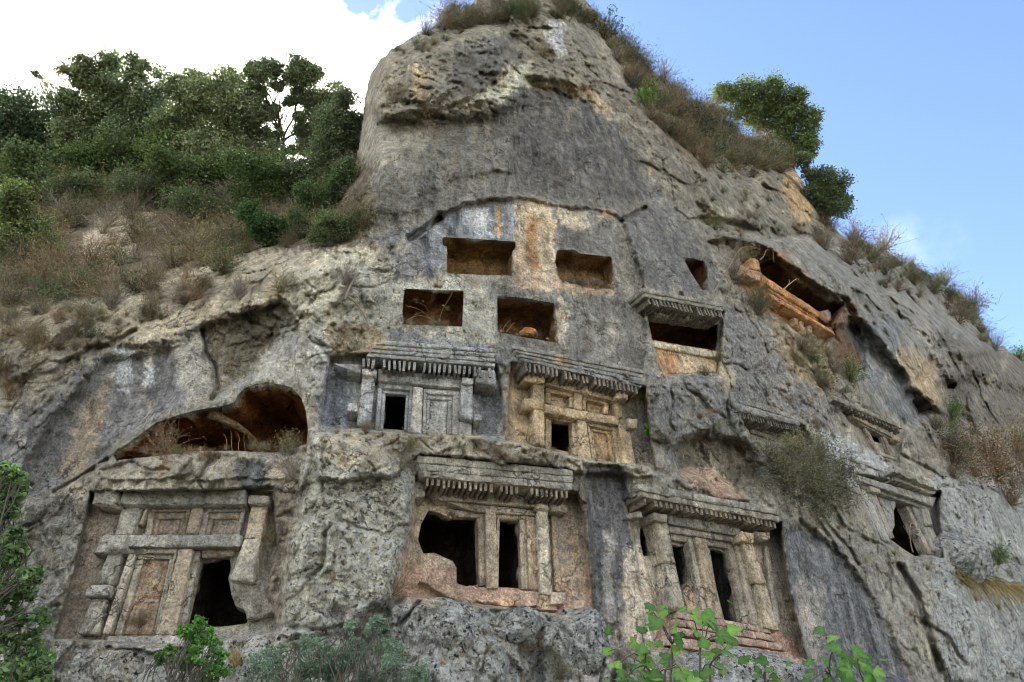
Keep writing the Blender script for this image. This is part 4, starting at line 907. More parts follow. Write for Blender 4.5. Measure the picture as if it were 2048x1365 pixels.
T.frame([(756, 765), (826, 771), (821, 866), (750, 860)], (9, 10, 6), 0.18, -.03, (148, 150, 150), amt=.5)
T.frame([(764, 775), (820, 779), (815, 864), (758, 860)], (8, 11, 7), 0.09, -.03, (140, 142, 142), amt=.5)
T.block('mullion', [(827, 773), (846, 775), (843, 868), (820, 866)], 0.28, -.03, (184, 176, 156), .6, chip=.02)
T.frame([(847, 777), (921, 782), (919, 870), (844, 867)], (7, 9, 15), 0.18, -.03, (170, 164, 150), amt=.5)
T.frame([(854, 786), (906, 790), (903, 869), (850, 867)], (7, 11, 9), 0.09, -.03, (166, 162, 150), amt=.5)
T.block('panel', [(861, 797), (896, 799), (893, 868), (856, 867)], 0.02, -.03, (170, 168, 160), .6, rough=.003, chip=.004)
T.block('capital', [(925, 754), (948, 757), (947, 769), (924, 767)], 0.46, -.03, (184, 182, 172), .6, chip=.03)
T.block('pilaster', [(923, 770), (946, 772), (945, 840), (920, 836)], 0.36, -.03, (180, 180, 176), .6, chip=.04, label='paler broken right pilaster')
T.block('pilaster', [(919, 843), (944, 846), (943, 876), (918, 873)], 0.22, -.03, (172, 170, 162), .6, chip=.03)
T.block('peg', [(949, 827), (965, 829), (963, 841), (950, 840)], 0.46, -.1, (172, 172, 166), .6, chip=.03)
T.block('bracket', [(951, 740), (990, 742), (994, 772), (952, 766)], 0.50, -.1, (140, 140, 134), .6, rough=.04, chip=.05)
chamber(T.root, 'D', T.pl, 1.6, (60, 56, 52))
# ---- upper centre tomb
T = Tomb('E', 'tan tomb of the middle row with two small windows above its doors')
ly = [((1024, 690), (1288, 740)), ((1028, 698), (1288, 748)), ((1034, 706), (1287, 757)), ((1040, 714), (1286, 766)), ((1044, 722), (1283, 776))]
for i in range(4):
    (a, b), (c, d) = ly[i], ly[i + 1]
    T.block('cornice_layer', [a, b, (d[0], d[1] - .8), (c[0], c[1] - .8)], 0.76 - .04 * i, 0, (146, 142, 132), .3, rough=.015, chip=.04)
T.beams((1047, 724), (1276, 772), 27, 0.64, 17, tint=(140, 122, 96), cb=.1)
T.block('architrave', [(1092, 752), (1232, 782), (1228, 802), (1090, 768)], 0.30, -.03, (160, 142, 114), .6, chip=.05)
T.block('capital', [(1050, 745), (1090, 752), (1090, 766), (1050, 762)], 0.42, -.1, (176, 158, 124), .6, rough=.025, chip=.05)
T.block('pillar', [(1066, 766), (1089, 768), (1090, 892), (1068, 888)], 0.30, -.03, (176, 158, 126), .6, chip=.04)
T.block('bracket', [(1049, 796), (1088, 800), (1088, 818), (1049, 815)], 0.36, -.1, (172, 150, 116), .6, rough=.02, chip=.04)
T.frame([(1092, 775), (1148, 785), (1146, 816), (1092, 806)], (10, 9, 8), 0.16, -.03, (164, 140, 106), name='window_frame')
T.frame([(1167, 788), (1220, 800), (1216, 829), (1164, 819)], (8, 10, 10), 0.16, -.03, (164, 140, 106), name='window_frame')
T.block('panel', [(1102, 785), (1140, 792), (1139, 808), (1102, 800)], 0.015, -.03, (160, 132, 96), .7, rough=.003, chip=.004)
T.block('panel', [(1174, 799), (1210, 806), (1208, 822), (1172, 815)], 0.015, -.03, (160, 132, 96), .7, rough=.003, chip=.004)
T.block('mullion', [(1149, 783), (1166, 787), (1164, 822), (1148, 818)], 0.22, -.03, (168, 146, 112), .6, chip=.02)
T.block('middle_beam', [(1089, 808), (1239, 834), (1237, 850), (1089, 825)], 0.34, -.02, (172, 152, 120), .6, rough=.02, chip=.05)
T.frame([(1092, 827), (1153, 836), (1157, 914), (1091, 898)], (11, 10, 10), 0.15, -.03, (150, 132, 104), amt=.5)
T.block('pillar', [(1155, 838), (1173, 841), (1184, 922), (1160, 916)], 0.26, -.03, (164, 146, 116), .6, chip=.02)
T.frame([(1174, 842), (1236, 854), (1246, 936), (1186, 925)], (5, 9, 12), 0.20, -.03, (160, 140, 108), amt=.5)
T.frame([(1179, 850), (1222, 858), (1232, 932), (1188, 924)], (6, 11, 9), 0.10, -.03, (156, 134, 102), amt=.5)
T.block('door_panel', [(1184, 861), (1214, 866), (1222, 930), (1190, 924)], 0.02, -.03, (164, 134, 98), .8, rough=.003, chip=.004)
T.block('pillar', [(1237, 848), (1258, 852), (1274, 936), (1248, 932)], 0.32, -.03, (190, 168, 130), .6, chip=.04)
T.block('capital', [(1233, 780), (1257, 784), (1256, 800), (1234, 796)], 0.50, -.03, (188, 170, 136), .6, rough=.03, chip=.06)
T.block('pilaster', [(1226, 802), (1242, 804), (1246, 836), (1234, 834)], 0.24, -.03, (166, 144, 112), .6, rough=.02, chip=.05)
T.block('peg', [(1256, 836), (1277, 839), (1275, 858), (1257, 856)], 0.46, -.1, (184, 170, 140), .6, rough=.02, chip=.06)
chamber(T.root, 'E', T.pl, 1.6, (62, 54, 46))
# ---- square opening with a cornice
T = Tomb('F', 'shallow tomb opening right of centre under a corniced eave, with an orange stained panel below')
T.block('cornice_layer', [(1284, 575), (1444, 606), (1446, 614), (1287, 584)], 0.70, 0, (138, 134, 122), .4, rough=.02, chip=.06)
T.block('cornice_layer', [(1287, 584.6), (1446, 614.6), (1447, 622), (1290, 593)], 0.66, 0, (134, 130, 120), .4, rough=.02, chip=.05)
T.beams((1292, 592), (1444, 621), 21, 0.62, 16, tint=(112, 104, 90), cb=.05)
T.block('architrave', [(1292, 604), (1440, 634), (1432, 648), (1312, 630)], 0.26, -.1, (112, 104, 88), .6, rough=.04, chip=.08)
T.block('sill', [(1303, 682), (1438, 705), (1437, 717), (1306, 693)], 0.20, -.1, (190, 180, 156), .7, rough=.02, chip=.04)
T.block('front_panel', [(1307, 694), (1437, 718), (1434, 746), (1330, 749)], 0.10, -.1, (200, 168, 128), .4, rough=.02, chip=.04)
chamber(T.root, 'F', T.pl, 1.3, (134, 100, 70))
# ---- orange temple-like tomb under an overhang
T = Tomb('H', 'orange carved tomb front leaning along a dark overhang high on the right', basepx=(1600, 660))
OR = (206, 148, 94)
T.block('cornice_layer', [(1528, 552), (1652, 632), (1660, 648), (1532, 568)], 0.42, -.2, OR, .7, rough=.025, chip=.05)
T.block('frieze', [(1533, 569), (1660, 649), (1664, 660), (1537, 582)], 0.32, -.2, (186, 130, 82), .8, rough=.02, chip=.04)
T.block('architrave', [(1534, 583), (1665, 661), (1672, 671), (1540, 594)], 0.45, -.2, (210, 156, 102), .7, rough=.02, chip=.04)
T.block('cornice_layer', [(1482, 532), (1524, 546), (1522, 562), (1484, 550)], 0.42, -.2, (168, 142, 112), .6, rough=.03, chip=.06)
T.block('corner_ornament', [(1503, 515), (1518, 520), (1521, 543), (1500, 538)], 0.34, 0.0, (196, 150, 100), .8, rough=.05, chip=.05)
T.block('corner_ornament', [(1642, 622), (1658, 620), (1664, 640), (1648, 644)], 0.30, 0.0, (160, 146, 136), .8, rough=.05, chip=.05)
for u0, v0 in ((1588, 634), (1600, 641), (1616, 650), (1604, 652)):
    T.block('column_stub', [(u0, v0), (u0 + 8, v0 + 4), (u0 + 9, v0 + 18), (u0 + 3, v0 + 16)], 0.30, 0.0, (190, 156, 118), .8, rough=.02, chip=.02)
chamber(T.root, 'H', T.pl, 1.9, (112, 80, 52), grow=.03)
# ---- half hidden tombs on the right
T = Tomb('I', 'grey corniced tomb top half hidden by the big grey-green bush on the right')
T.block('cornice_layer', [(1476, 806), (1598, 842), (1602, 852), (1480, 822)], 0.62, -.1, (126, 126, 122), .5, rough=.02, chip=.05)
T.block('cornice_layer', [(1480, 800), (1580, 828), (1596, 841), (1478, 806)], 0.52, -.1, (130, 130, 126), .5, rough=.02, chip=.05)
T.beams((1482, 823), (1600, 853), 24, 0.54, 12, tint=(110, 104, 92), cb=.02)
T.block('architrave', [(1490, 838), (1580, 866), (1576, 876), (1494, 850)], 0.20, -.1, (160, 150, 126), .6, rough=.02, chip=.03)
T.block('lintel', [(1498, 853), (1576, 878), (1572, 890), (1502, 864)], 0.10, -.1, (146, 140, 120), .6, rough=.02, chip=.03)
T = Tomb('J', 'small steep tomb with a dark dentilled eave and nested window frame, right of the bush')
T.block('cornice_layer', [(1664, 789), (1797, 847), (1806, 858), (1670, 800)], 0.50, -.1, (120, 112, 98), .5, rough=.02, chip=.06)
T.beams((1676, 800), (1800, 857), 18, 0.44, 8, tint=(88, 78, 64), cb=.0)
T.block('architrave', [(1702, 824), (1786, 865), (1788, 876), (1708, 836)], 0.26, -.05, (164, 150, 124), .6, rough=.015, chip=.03)
T.block('architrave', [(1716, 840), (1792, 876), (1792, 884), (1722, 849)], 0.18, -.05, (140, 126, 104), .6, rough=.015, chip=.03)
T.frame([(1726, 850), (1768, 866), (1789, 914), (1752, 900)], (5, 7, 7), 0.13, -.03, (158, 138, 112), name='window_frame')
T.frame([(1733, 858), (1764, 870), (1780, 908), (1753, 898)], (4, 5, 6), 0.07, -.03, (140, 122, 104), name='window_frame')
T.block('sill', [(1752, 900), (1790, 915), (1794, 922), (1756, 908)], 0.22, -.03, (150, 140, 122), .6)
T.block('lintel', [(1786, 868), (1798, 873), (1802, 885), (1790, 880)], 0.3, -.1, (150, 130, 104), .6)
chamber(T.root, 'J1', T.pl, 0.7, (90, 70, 54))
T = Tomb('K', 'leaning tomb at the far right with one dark ragged doorway')
T.block('cornice_layer', [(1700, 912), (1775, 938), (1779, 948), (1702, 920)], 0.55, -.1, (140, 136, 122), .5, rough=.03, chip=.05)
T.beams((1712, 925), (1776, 948), 11, 0.48, 9, tint=(110, 102, 84), cb=.0)
T.block('cornice_layer', [(1784, 930), (1884, 968), (1878, 980), (1787, 944)], 0.85, -.1, (146, 142, 126), .4, rough=.05, chip=.10)
T.block('cornice_layer', [(1787, 945), (1876, 980), (1868, 990), (1788, 960)], 0.66, -.1, (130, 124, 106), .5, rough=.03, chip=.06)
T.block('architrave', [(1714, 950), (1872, 996), (1868, 1012), (1717, 962)], 0.46, -.05, (146, 144, 132), .6, rough=.02, chip=.05)
T.block('lintel', [(1722, 966), (1858, 1008), (1850, 1018), (1726, 976)], 0.30, -.05, (126, 120, 106), .6, rough=.015, chip=.03)
T.block('pilaster', [(1722, 974), (1738, 976), (1782, 1086), (1764, 1080)], 0.24, -.03, (164, 162, 152), .6, chip=.03)
T.block('capital', [(1738, 968), (1758, 972), (1762, 986), (1742, 983)], 0.40, -.03, (180, 166, 134), .6, chip=.03)
T.block('jamb', [(1741, 984), (1751, 986), (1790, 1076), (1780, 1078)], 0.18, -.03, (156, 142, 122), .6, chip=.02)
T.block('jamb', [(1754, 984), (1764, 986), (1788, 1052), (1782, 1058)], 0.12, -.03, (144, 138, 126), .6, chip=.03)
T.block('wall_slab', [(1768, 988), (1794, 994), (1788, 1022), (1779, 1058)], 0.14, -.2, (130, 132, 132), .6, rough=.02, chip=.04)
T.block('lintel', [(1796, 994), (1818, 1001), (1820, 1012), (1800, 1006)], 0.16, -.1, (150, 140, 120), .6, chip=.03)
T.block('jamb', [(1808, 1004), (1817, 1006), (1870, 1110), (1858, 1109)], 0.12, -.2, (146, 132, 116), .6, chip=.02)
T.block('jamb', [(1820, 1004), (1831, 1007), (1878, 1102), (1868, 1104)], 0.20, -.05, (140, 138, 130), .6, chip=.02)
T.block('pilaster', [(1838, 1006), (1854, 1008), (1866, 1052), (1852, 1052)], 0.28, -.03, (162, 158, 142), .6, chip=.04)
T.block('pilaster', [(1853, 1054), (1866, 1056), (1884, 1096), (1876, 1100)], 0.22, -.03, (156, 152, 138), .6, chip=.04)
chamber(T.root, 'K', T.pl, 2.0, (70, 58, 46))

# ------------------------------------------------------------------ plain openings and caves
def niche(key, uv, label, depth, col, cat, name, grow=0.02, group=None, lean=6.0, rough=.10):
    pl = Plane(uv[0], uv[1], 0.0, lean=lean)
    base = at(uv[0], max(p[1] for p in HOLES[key]) + 2)
    r = empty(name, base, label, cat, group)
    chamber(r, key, pl, depth, col, grow=grow, rough=rough)
    return r, pl
gN = 'square tomb openings in the upper wall'
niche('N1', (960, 512), 'wide square tomb opening, topmost and largest of the upper wall', 0.9, (156, 124, 82), 'tomb opening', 'rock_niche', group=gN)
niche('N2', (1170, 540), 'square opening full of dry stalks, right of the topmost opening', 0.75, (160, 128, 92), 'tomb opening', 'rock_niche', group=gN)
niche('N3', (865, 615), 'square opening crossed by long dry stalks, leftmost of the upper four', 1.0, (140, 100, 64), 'tomb opening', 'rock_niche', group=gN)
niche('N4', (1055, 640), 'square opening with an orange stone lying on its floor', 1.1, (140, 104, 70), 'tomb opening', 'rock_niche', group=gN)
niche('N5', (1392, 545), 'narrow triangular opening above the corniced eave on the right', 1.0, (130, 88, 56), 'tomb opening', 'rock_niche', group=gN)
rG, plG = niche('G', (450, 860), 'wide arched cave at left with an ochre rib dividing it', 2.0, (150, 98, 56), 'cave', 'arched_cave', grow=.0, rough=.2)
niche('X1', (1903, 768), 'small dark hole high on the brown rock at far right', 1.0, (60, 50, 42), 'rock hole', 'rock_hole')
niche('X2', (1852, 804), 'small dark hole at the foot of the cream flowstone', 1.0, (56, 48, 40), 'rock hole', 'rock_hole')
# rib that divides the arched cave
def tube_mesh(paths, radii, sides=6, cap=True):
    V = []; F = []
    for path, rad in zip(paths, radii):
        path = np.asarray(path, float); K = len(path); b = len(V)
        tg = np.gradient(path, axis=0); tg /= np.linalg.norm(tg, axis=1)[:, None] + 1e-9
        ref = np.array([0.3, 0.2, 0.93]) if abs(tg[0] @ np.array([0, 0, 1])) < .8 else np.array([1.0, .1, 0])
        x = np.cross(tg, ref); x /= np.linalg.norm(x, axis=1)[:, None] + 1e-9; y = np.cross(tg, x)
        an = np.arange(sides) * 2 * np.pi / sides
        ring = path[:, None] + (np.cos(an)[None, :, None] * x[:, None] + np.sin(an)[None, :, None] * y[:, None]) * np.asarray(rad, float)[:, None, None]
        V.extend(ring.reshape(-1, 3))
        for k in range(K - 1):
            for s in range(sides):
                s2 = (s + 1) % sides; F.append((b + k * sides + s, b + k * sides + s2, b + (k + 1) * sides + s2, b + (k + 1) * sides + s))
    return np.array(V), np.array(F)
rib = [plG.at(418, 826, 0.05), plG.at(440, 838, -.1), plG.at(470, 850, -.25), plG.at(496, 868, -.45), plG.at(512, 890, -.6), plG.at(524, 915, -.75)]
V, F = tube_mesh([rib], [[.16, .10, .08, .07, .08, .14]], 10); V = V + 0.05 * np.stack([fbm(V * 5, 3), fbm(V * 5 + 9, 3), fbm(V * 5 + 30, 3)], -1)
me = mesh_np('dividing_rib', V - np.array(rG.location), F, M_ROCK, np.tile(srgb((112, 90, 56)), (len(V), 1)), np.tile((.1, .2, .2), (len(V), 1)))
add('dividing_rib', me, rG)
# loose orange stone in the opening
def boulder(u, v, rpx, col, msk, label, name='boulder', cat='boulder', sq=(1, 1, .8), lift=0.0, seed=0, amp=.28, group=None, sub=4):
    import bmesh
    bm = bmesh.new(); bmesh.ops.create_icosphere(bm, subdivisions=sub, radius=1.0)
    V = np.array([x.co for x in bm.verts]); F = np.array([[w.index for w in f.verts] for f in bm.faces]); bm.free()
    P = at(u, v, lift); dist = np.linalg.norm(P - CAM); r = rpx * dist / FPX
    k = 1 + amp * fbm(V * 1.1 + seed, 3) * 1.5 - amp * .5 * np.abs(fbm(V * 2.4 + seed, 3)) + .05 * fbm(V * 7 + seed, 2)
    W = V * k[:, None] * np.array(sq) * r
    me = mesh_np(name, W, F, M_ROCK, np.tile(srgb(col), (len(W), 1)), np.tile(msk, (len(W), 1)))
    o = add(name, me, None, tuple(P)); tag(o, label, cat, group); return o
p4 = Plane(1055, 640, 0.0)
o = boulder(1058, 668, 15, (208, 150, 92), (0, .1, 0), 'angular orange stone lying in the square opening', 'loose_stone', 'stone', (1.25, .8, .75), 0.0, 3, .5, sub=2)
o.location = tuple(p4.at(1058, 667, -0.35))
for pf in o.data.polygons: pf.use_smooth = False
LM = (.95, 0, 1.0)
boulder(885, 1275, 78, (150, 150, 144), LM, 'large lichen-spotted boulder under the lower centre tomb, at its left', sq=(1.0, .8, .9), lift=-.35, seed=11)
boulder(1040, 1250, 44, (146, 148, 144), LM, 'small rounded lichen boulder under the lower centre tomb, the middle one', sq=(1.05, .8, .75), lift=-.2, seed=23)
boulder(1158, 1300, 64, (146, 148, 146), LM, 'tall lichen-spotted boulder at the foot of the dark panel between two tombs', sq=(.9, .8, 1.15), lift=-.3, seed=31)
boulder(1420, 1362, 110, (156, 158, 154), LM, 'low pale lichen boulder behind the fig leaves', sq=(1.5, .8, .42), lift=-.3, seed=37)
boulder(245, 1345, 46, (164, 162, 150), LM, 'pale boulder at the bottom left edge below the coffered tomb', sq=(1.1, .8, .8), lift=-.1, seed=41)
boulder(1915, 1120, 52, (152, 154, 150), LM, 'rounded lichen boulder right of the far right tomb', sq=(1.1, .8, .9), lift=-.35, seed=43)
# ------------------------------------------------------------------ plants
PR = np.random.RandomState(5)
def unit(n): 
    x = PR.normal(size=(n, 3)); return x / np.linalg.norm(x, axis=1)[:, None]
def leaf_quads(C, size, aspect=0.5, up=0.5, out=None):
    """diamond leaves at points C"""
    n = len(C); nr = unit(n) + np.array([0, 0, up])
    if out is not None: nr = nr + out * 0.7
    nr /= np.linalg.norm(nr, axis=1)[:, None]
    a = unit(n); a -= nr * (a * nr).sum(1)[:, None]; a /= np.linalg.norm(a, axis=1)[:, None]; b = np.cross(nr, a)
    s = size * PR.uniform(0.6, 1.3, n)[:, None]
    V = np.stack([C - a * s * .5, C + b * s * aspect * .5 - nr * s * .08, C + a * s * .5, C - b * s * aspect * .5 - nr * s * .08], 1).reshape(-1, 3)
    return V, np.arange(4 * n).reshape(n, 4)
def crown_points(clumps, per, tight=0.20):
    """clumps: (centre, radius) -> leaf centres gathered in sprays with gaps between"""
    P = []; O = []
    for c, r in clumps:
        c = np.array(c); k = max(4, int(per / 22)); d = unit(k); rad = PR.uniform(0.35, 1.0, k) ** 0.5
        sc = c + d * (rad * r)[:, None] * np.array([1, 1, 0.85])
        w = np.repeat(np.arange(k), 22); q = sc[w] + PR.normal(size=(len(w), 3)) * r * tight * np.array([1, 1, .65])
        P.append(q); O.append(d[w])
    return np.concatenate(P), np.concatenate(O)
def jitter_col(c, n, var=0.15, rep=4):
    base = srgb(c) * (1 + var * PR.normal(size=(n, 1))) * (1 + 0.06 * PR.normal(size=(n, 3)))
    return np.repeat(np.clip(base, 0.004, 0.9), rep, 0)
def limb(a, b, r0, r1, n=7, bend=.12):
    a, b = np.array(a, float), np.array(b, float); L = np.linalg.norm(b - a); t = np.linspace(0, 1, n)[:, None]
    off = PR.normal(size=3) * L * bend; off2 = PR.normal(size=3) * L * bend * .5
    p = a + (b - a) * t + off * np.sin(np.pi * t) + off2 * np.sin(2 * np.pi * t) + np.array([0, 0, .12 * L]) * np.sin(np.pi * t)
    return p, np.linspace(r0, r1, n)
def pxp(u, v, d): r = ray(u, v); return CAM + r / np.linalg.norm(r) * d
def tree(name, root, clumps, leaf, col, label, cat='tree', group=None, per=1050, trunk=.12, dens=1.0, twigs=14, aspect=.55, fork=None, mat=None, up=.5, tight=.2, bark=True):
    """root: 3D point; clumps: [(centre 3D, radius)]"""
    root = np.array(root); r_ = empty(name, root, label, cat, group)
    paths = []; rad = []
    cen = np.mean([c for c, r in clumps], 0); fk = np.array(fork) if fork is not None else root + (cen - root) * .38
    p, q = limb(root - np.array([0, 0, .3]), fk, trunk, trunk * .7, 8, .04); paths.append(p); rad.append(q)
    cs = np.array([c for c, r in clumps]); ng = max(1, min(6, len(cs) // 4)); seeds = cs[PR.choice(len(cs), ng, replace=False)]
    for _ in range(4):
        g = np.argmin(((cs[:, None] - seeds[None]) ** 2).sum(-1), 1); seeds = np.array([cs[g == i].mean(0) if (g == i).any() else seeds[i] for i in range(ng)])
    hubs = [fk + (sd - fk) * PR.uniform(.45, .7) for sd in seeds]; last = []
    for h in hubs: p, q = limb(fk, h, trunk * .55, trunk * .34, 7, .10); paths.append(p); rad.append(q); last.append(p)
    for (c, r), gi in zip(clumps, g):
        p, q = limb(last[gi][PR.randint(4, 7)], c, trunk * .26, trunk * .10, 8, .12); paths.append(p); rad.append(q)
        for _ in range(twigs):
            s = p[PR.randint(4, 8)]; e = np.array(c) + unit(1)[0] * r * PR.uniform(.6, 1.05)
            pp, qq = limb(s, e, trunk * .13, trunk * .04, 5, .1); paths.append(pp); rad.append(qq)
    V, F = tube_mesh(paths, rad, 5)
    add('trunk', mesh_np('trunk', V - root, F, M_BARK), r_)
    P, O = [], []
    rm = float(np.median([r for c, r in clumps]))
    for c, r in clumps:
        a, b = crown_points([(c, r)], int(per * dens * min(1.7, max(.12, (r / rm) ** 1.8))), tight + .06); P.append(a); O.append(b)
    P = np.concatenate(P); O = np.concatenate(O); V, F = leaf_quads(P, leaf, aspect, up, O)
    add('crown', mesh_np('crown', V - root, F, mat or M_LEAF, jitter_col(col, len(P)), smoothed=False), r_)
    return r_
def hill_tree(rootpx, cl, leafpx, col, label, **k):
    P = at(*rootpx); D = np.linalg.norm(P - CAM)
    clumps = [(pxp(u, v, D + dz), r * D / FPX) for u, v, r, dz in [(c + (0,) if len(c) == 3 else c) for c in cl]]
    sub = []
    for c, r in clumps:
        nsub = 4
        for _ in range(nsub): q = unit(1)[0] * r * PR.uniform(.25, .8) * np.array([1, .8, .85]); sub.append((c + q, r * PR.uniform(.36, .72)))
    k['per'] = int(k.get('per', 900) * .85); leafpx *= .66; k['twigs'] = max(2, int(k.get('twigs', 14) / 4))
    clumps = sub
    return tree(k.pop('name', 'evergreen_tree'), P, clumps, leafpx * D / FPX, col, label, **k)
GT = 'evergreen trees on the slope left of the summit'
OAK = (134, 144, 116); OAK2 = (122, 134, 108); LIT = (148, 158, 128); DKG = (112, 124, 100)
hill_tree((40, 318), [(15, 225, 46), (62, 245, 48), (105, 240, 42), (30, 290, 44), (85, 295, 40), (-20, 250, 50), (50, 300, 50), (110, 300, 46)], 8, (92, 110, 84), 'bluish evergreen tree at the far left edge of the skyline', group=GT)
hill_tree((190, 320), [(158, 138, 26), (178, 170, 32), (214, 128, 26), (226, 165, 34), (196, 212, 36), (150, 205, 24), (240, 205, 30), (205, 265, 46), (165, 280, 46), (215, 225, 40), (185, 250, 46), (210, 300, 46)], 8, OAK, 'tall loose evergreen tree, second from the left on the skyline', group=GT)
hill_tree((150, 330), [(95, 165, 16), (125, 150, 18), (140, 190, 16), (110, 200, 14), (70, 150, 10), (135, 235, 18)], 5, (130, 128, 96), 'thin nearly bare tree with pale twigs beside the tall loose tree', group=GT, per=110, twigs=26, trunk=.07)
hill_tree((300, 318), [(282, 135, 30), (308, 160, 38), (268, 178, 34), (325, 205, 42), (285, 230, 46), (300, 280, 50), (265, 260, 50), (330, 290, 46), (255, 300, 44)], 8, OAK2, 'narrow pointed evergreen with a dense crown, third from the left on the skyline', group=GT)
hill_tree((385, 320), [(352, 158, 24), (386, 155, 24), (368, 190, 34), (405, 205, 34), (360, 245, 44), (400, 275, 46), (375, 225, 44), (365, 290, 46)], 8, OAK, 'short double-topped evergreen between two rounder trees', group=GT)
hill_tree((450, 325), [(440, 160, 34), (470, 170, 36), (420, 205, 46), (475, 220, 48), (430, 262, 54), (490, 275, 50), (390, 285, 46), (455, 305, 54), (510, 300, 44), (450, 230, 50), (400, 310, 50)], 8, LIT, 'broad light green evergreen left of the sun', group=GT)
P5 = at(568, 322); D5 = np.linalg.norm(P5 - CAM)
hill_tree((566, 322), [(516, 150, 30), (545, 138, 24), (585, 142, 28), (575, 205, 14), (550, 222, 13), (598, 232, 13), (558, 262, 12), (618, 160, 34), (505, 190, 30), (648, 195, 40), (655, 235, 38), (500, 235, 34), (630, 215, 22), (525, 182, 16), (560, 172, 14), (600, 190, 16), (535, 228, 20), (518, 268, 26), (530, 300, 24), (610, 262, 24), (620, 295, 30), (640, 275, 36), (575, 300, 12), (720, 290, 30), (700, 250, 24)], 7.5, OAK2, 'evergreen with an open ring of branches that the sun shines through', group=GT, fork=pxp(566, 285, D5), trunk=.11, tight=.22, per=900)
hill_tree((690, 330), [(690, 195, 26), (672, 230, 40), (705, 240, 36), (715, 285, 36), (680, 300, 46), (725, 330, 30), (650, 330, 46), (600, 335, 34), (665, 265, 44), (730, 290, 26), (705, 330, 44)], 8, DKG, 'dark evergreen pressed against the left flank of the summit rock', group=GT)
for k, (rp, cl, c, lb) in enumerate([
  ((60, 400), [(30, 330, 44), (90, 345, 46), (140, 340, 40), (60, 370, 40), (0, 360, 40)], (96, 112, 78), 'dark spreading shrub low on the slope at the far left'),
  ((30, 520), [(20, 385, 26), (30, 430, 36), (60, 470, 36), (10, 480, 38), (85, 500, 30), (50, 520, 26)], (116, 128, 88), 'light green loose shrub at the left edge of the slope'),
  ((250, 355), [(180, 318, 40), (240, 322, 46), (300, 322, 42), (225, 345, 28)], (88, 104, 68), 'dense green shrub under the narrow pointed evergreen'),
  ((400, 410), [(340, 325, 40), (385, 345, 44), (430, 345, 46), (355, 360, 30), (410, 375, 40), (460, 385, 32)], (92, 108, 72), 'broad dark shrub below the double-topped evergreen'),
  ((560, 420), [(500, 335, 42), (550, 345, 42), (520, 378, 42), (580, 385, 40), (620, 365, 40), (490, 400, 30)], (86, 104, 68), 'dark shrub mass straight below the sun'),
  ((660, 430), [(640, 385, 44), (690, 370, 38), (620, 425, 36), (670, 430, 38), (715, 400, 30), (700, 345, 30)], (76, 92, 62), 'dark shrub against the rock flank under the pressed evergreen'),
  ((545, 490), [(495, 432, 28), (530, 445, 32), (570, 462, 34), (545, 478, 26), (600, 480, 22)], (66, 92, 56), 'deep green low shrub lowest on the slope beneath the trees'),
  ((330, 345), [(325, 290, 36), (350, 315, 34), (300, 300, 26)], (104, 120, 80), 'small green shrub in the dip of the skyline trees')]):
    hill_tree(rp, cl, 8, tuple(int(x * 1.12) for x in c), lb, name='evergreen_shrub', cat='shrub', tight=.30, group='evergreen shrubs on the left slope', per=800, trunk=.07, twigs=8)
GR = 'trees on the right ridge'
hill_tree((1545, 300), [(1440, 195, 20), (1468, 185, 26), (1505, 182, 30), (1545, 178, 30), (1580, 196, 24), (1600, 190, 20), (1520, 215, 28), (1562, 222, 30), (1605, 232, 30), (1612, 268, 30), (1618, 300, 22), (1480, 225, 20), (1450, 225, 16), (1590, 290, 26), (1545, 250, 28), (1500, 190, 30), (1540, 200, 34), (1580, 240, 34), (1600, 300, 26), (1510, 240, 26), (1560, 270, 26), (1620, 240, 20)], 6.5, (118, 132, 94), 'round-topped green tree standing out against the blue sky on the right ridge', group=GR, per=520, twigs=16, trunk=.10, tight=.22)
hill_tree((1640, 430), [(1612, 345, 20), (1642, 358, 26), (1672, 378, 26), (1692, 400, 20), (1640, 395, 24), (1668, 415, 24), (1650, 436, 18), (1602, 320, 22), (1630, 375, 28), (1660, 395, 28), (1690, 415, 22), (1640, 420, 24)], 6.5, (112, 126, 96), 'lower green tree leaning out to the right from the ridge', group=GR, per=480, twigs=14, trunk=.08, tight=.22)
for rp, cl, c, lb in [((300, 420), [(250, 370, 34), (285, 395, 30), (320, 400, 30), (300, 370, 30)], (112, 122, 96), 'grey-green shrub on the open slope below the narrow pointed tree'),
  ((420, 450), [(365, 400, 34), (400, 425, 34), (440, 420, 32), (470, 440, 30), (380, 440, 24)], (104, 116, 88), 'dark grey-green shrub in the middle of the slope above the broom bushes'),
  ((690, 480), [(655, 445, 30), (690, 450, 30), (720, 440, 24), (640, 470, 24)], (104, 116, 84), 'shrub at the lower left corner of the smooth summit slab'),
  ((150, 420), [(110, 380, 30), (150, 385, 32), (190, 375, 28), (170, 410, 22)], (110, 122, 92), 'small grey-green shrub on the slope under the tall loose tree')]:
    hill_tree(rp, cl, 7, c, lb, name='evergreen_shrub', cat='shrub', tight=.34, group='evergreen shrubs on the left slope', per=460, trunk=.05, twigs=8)
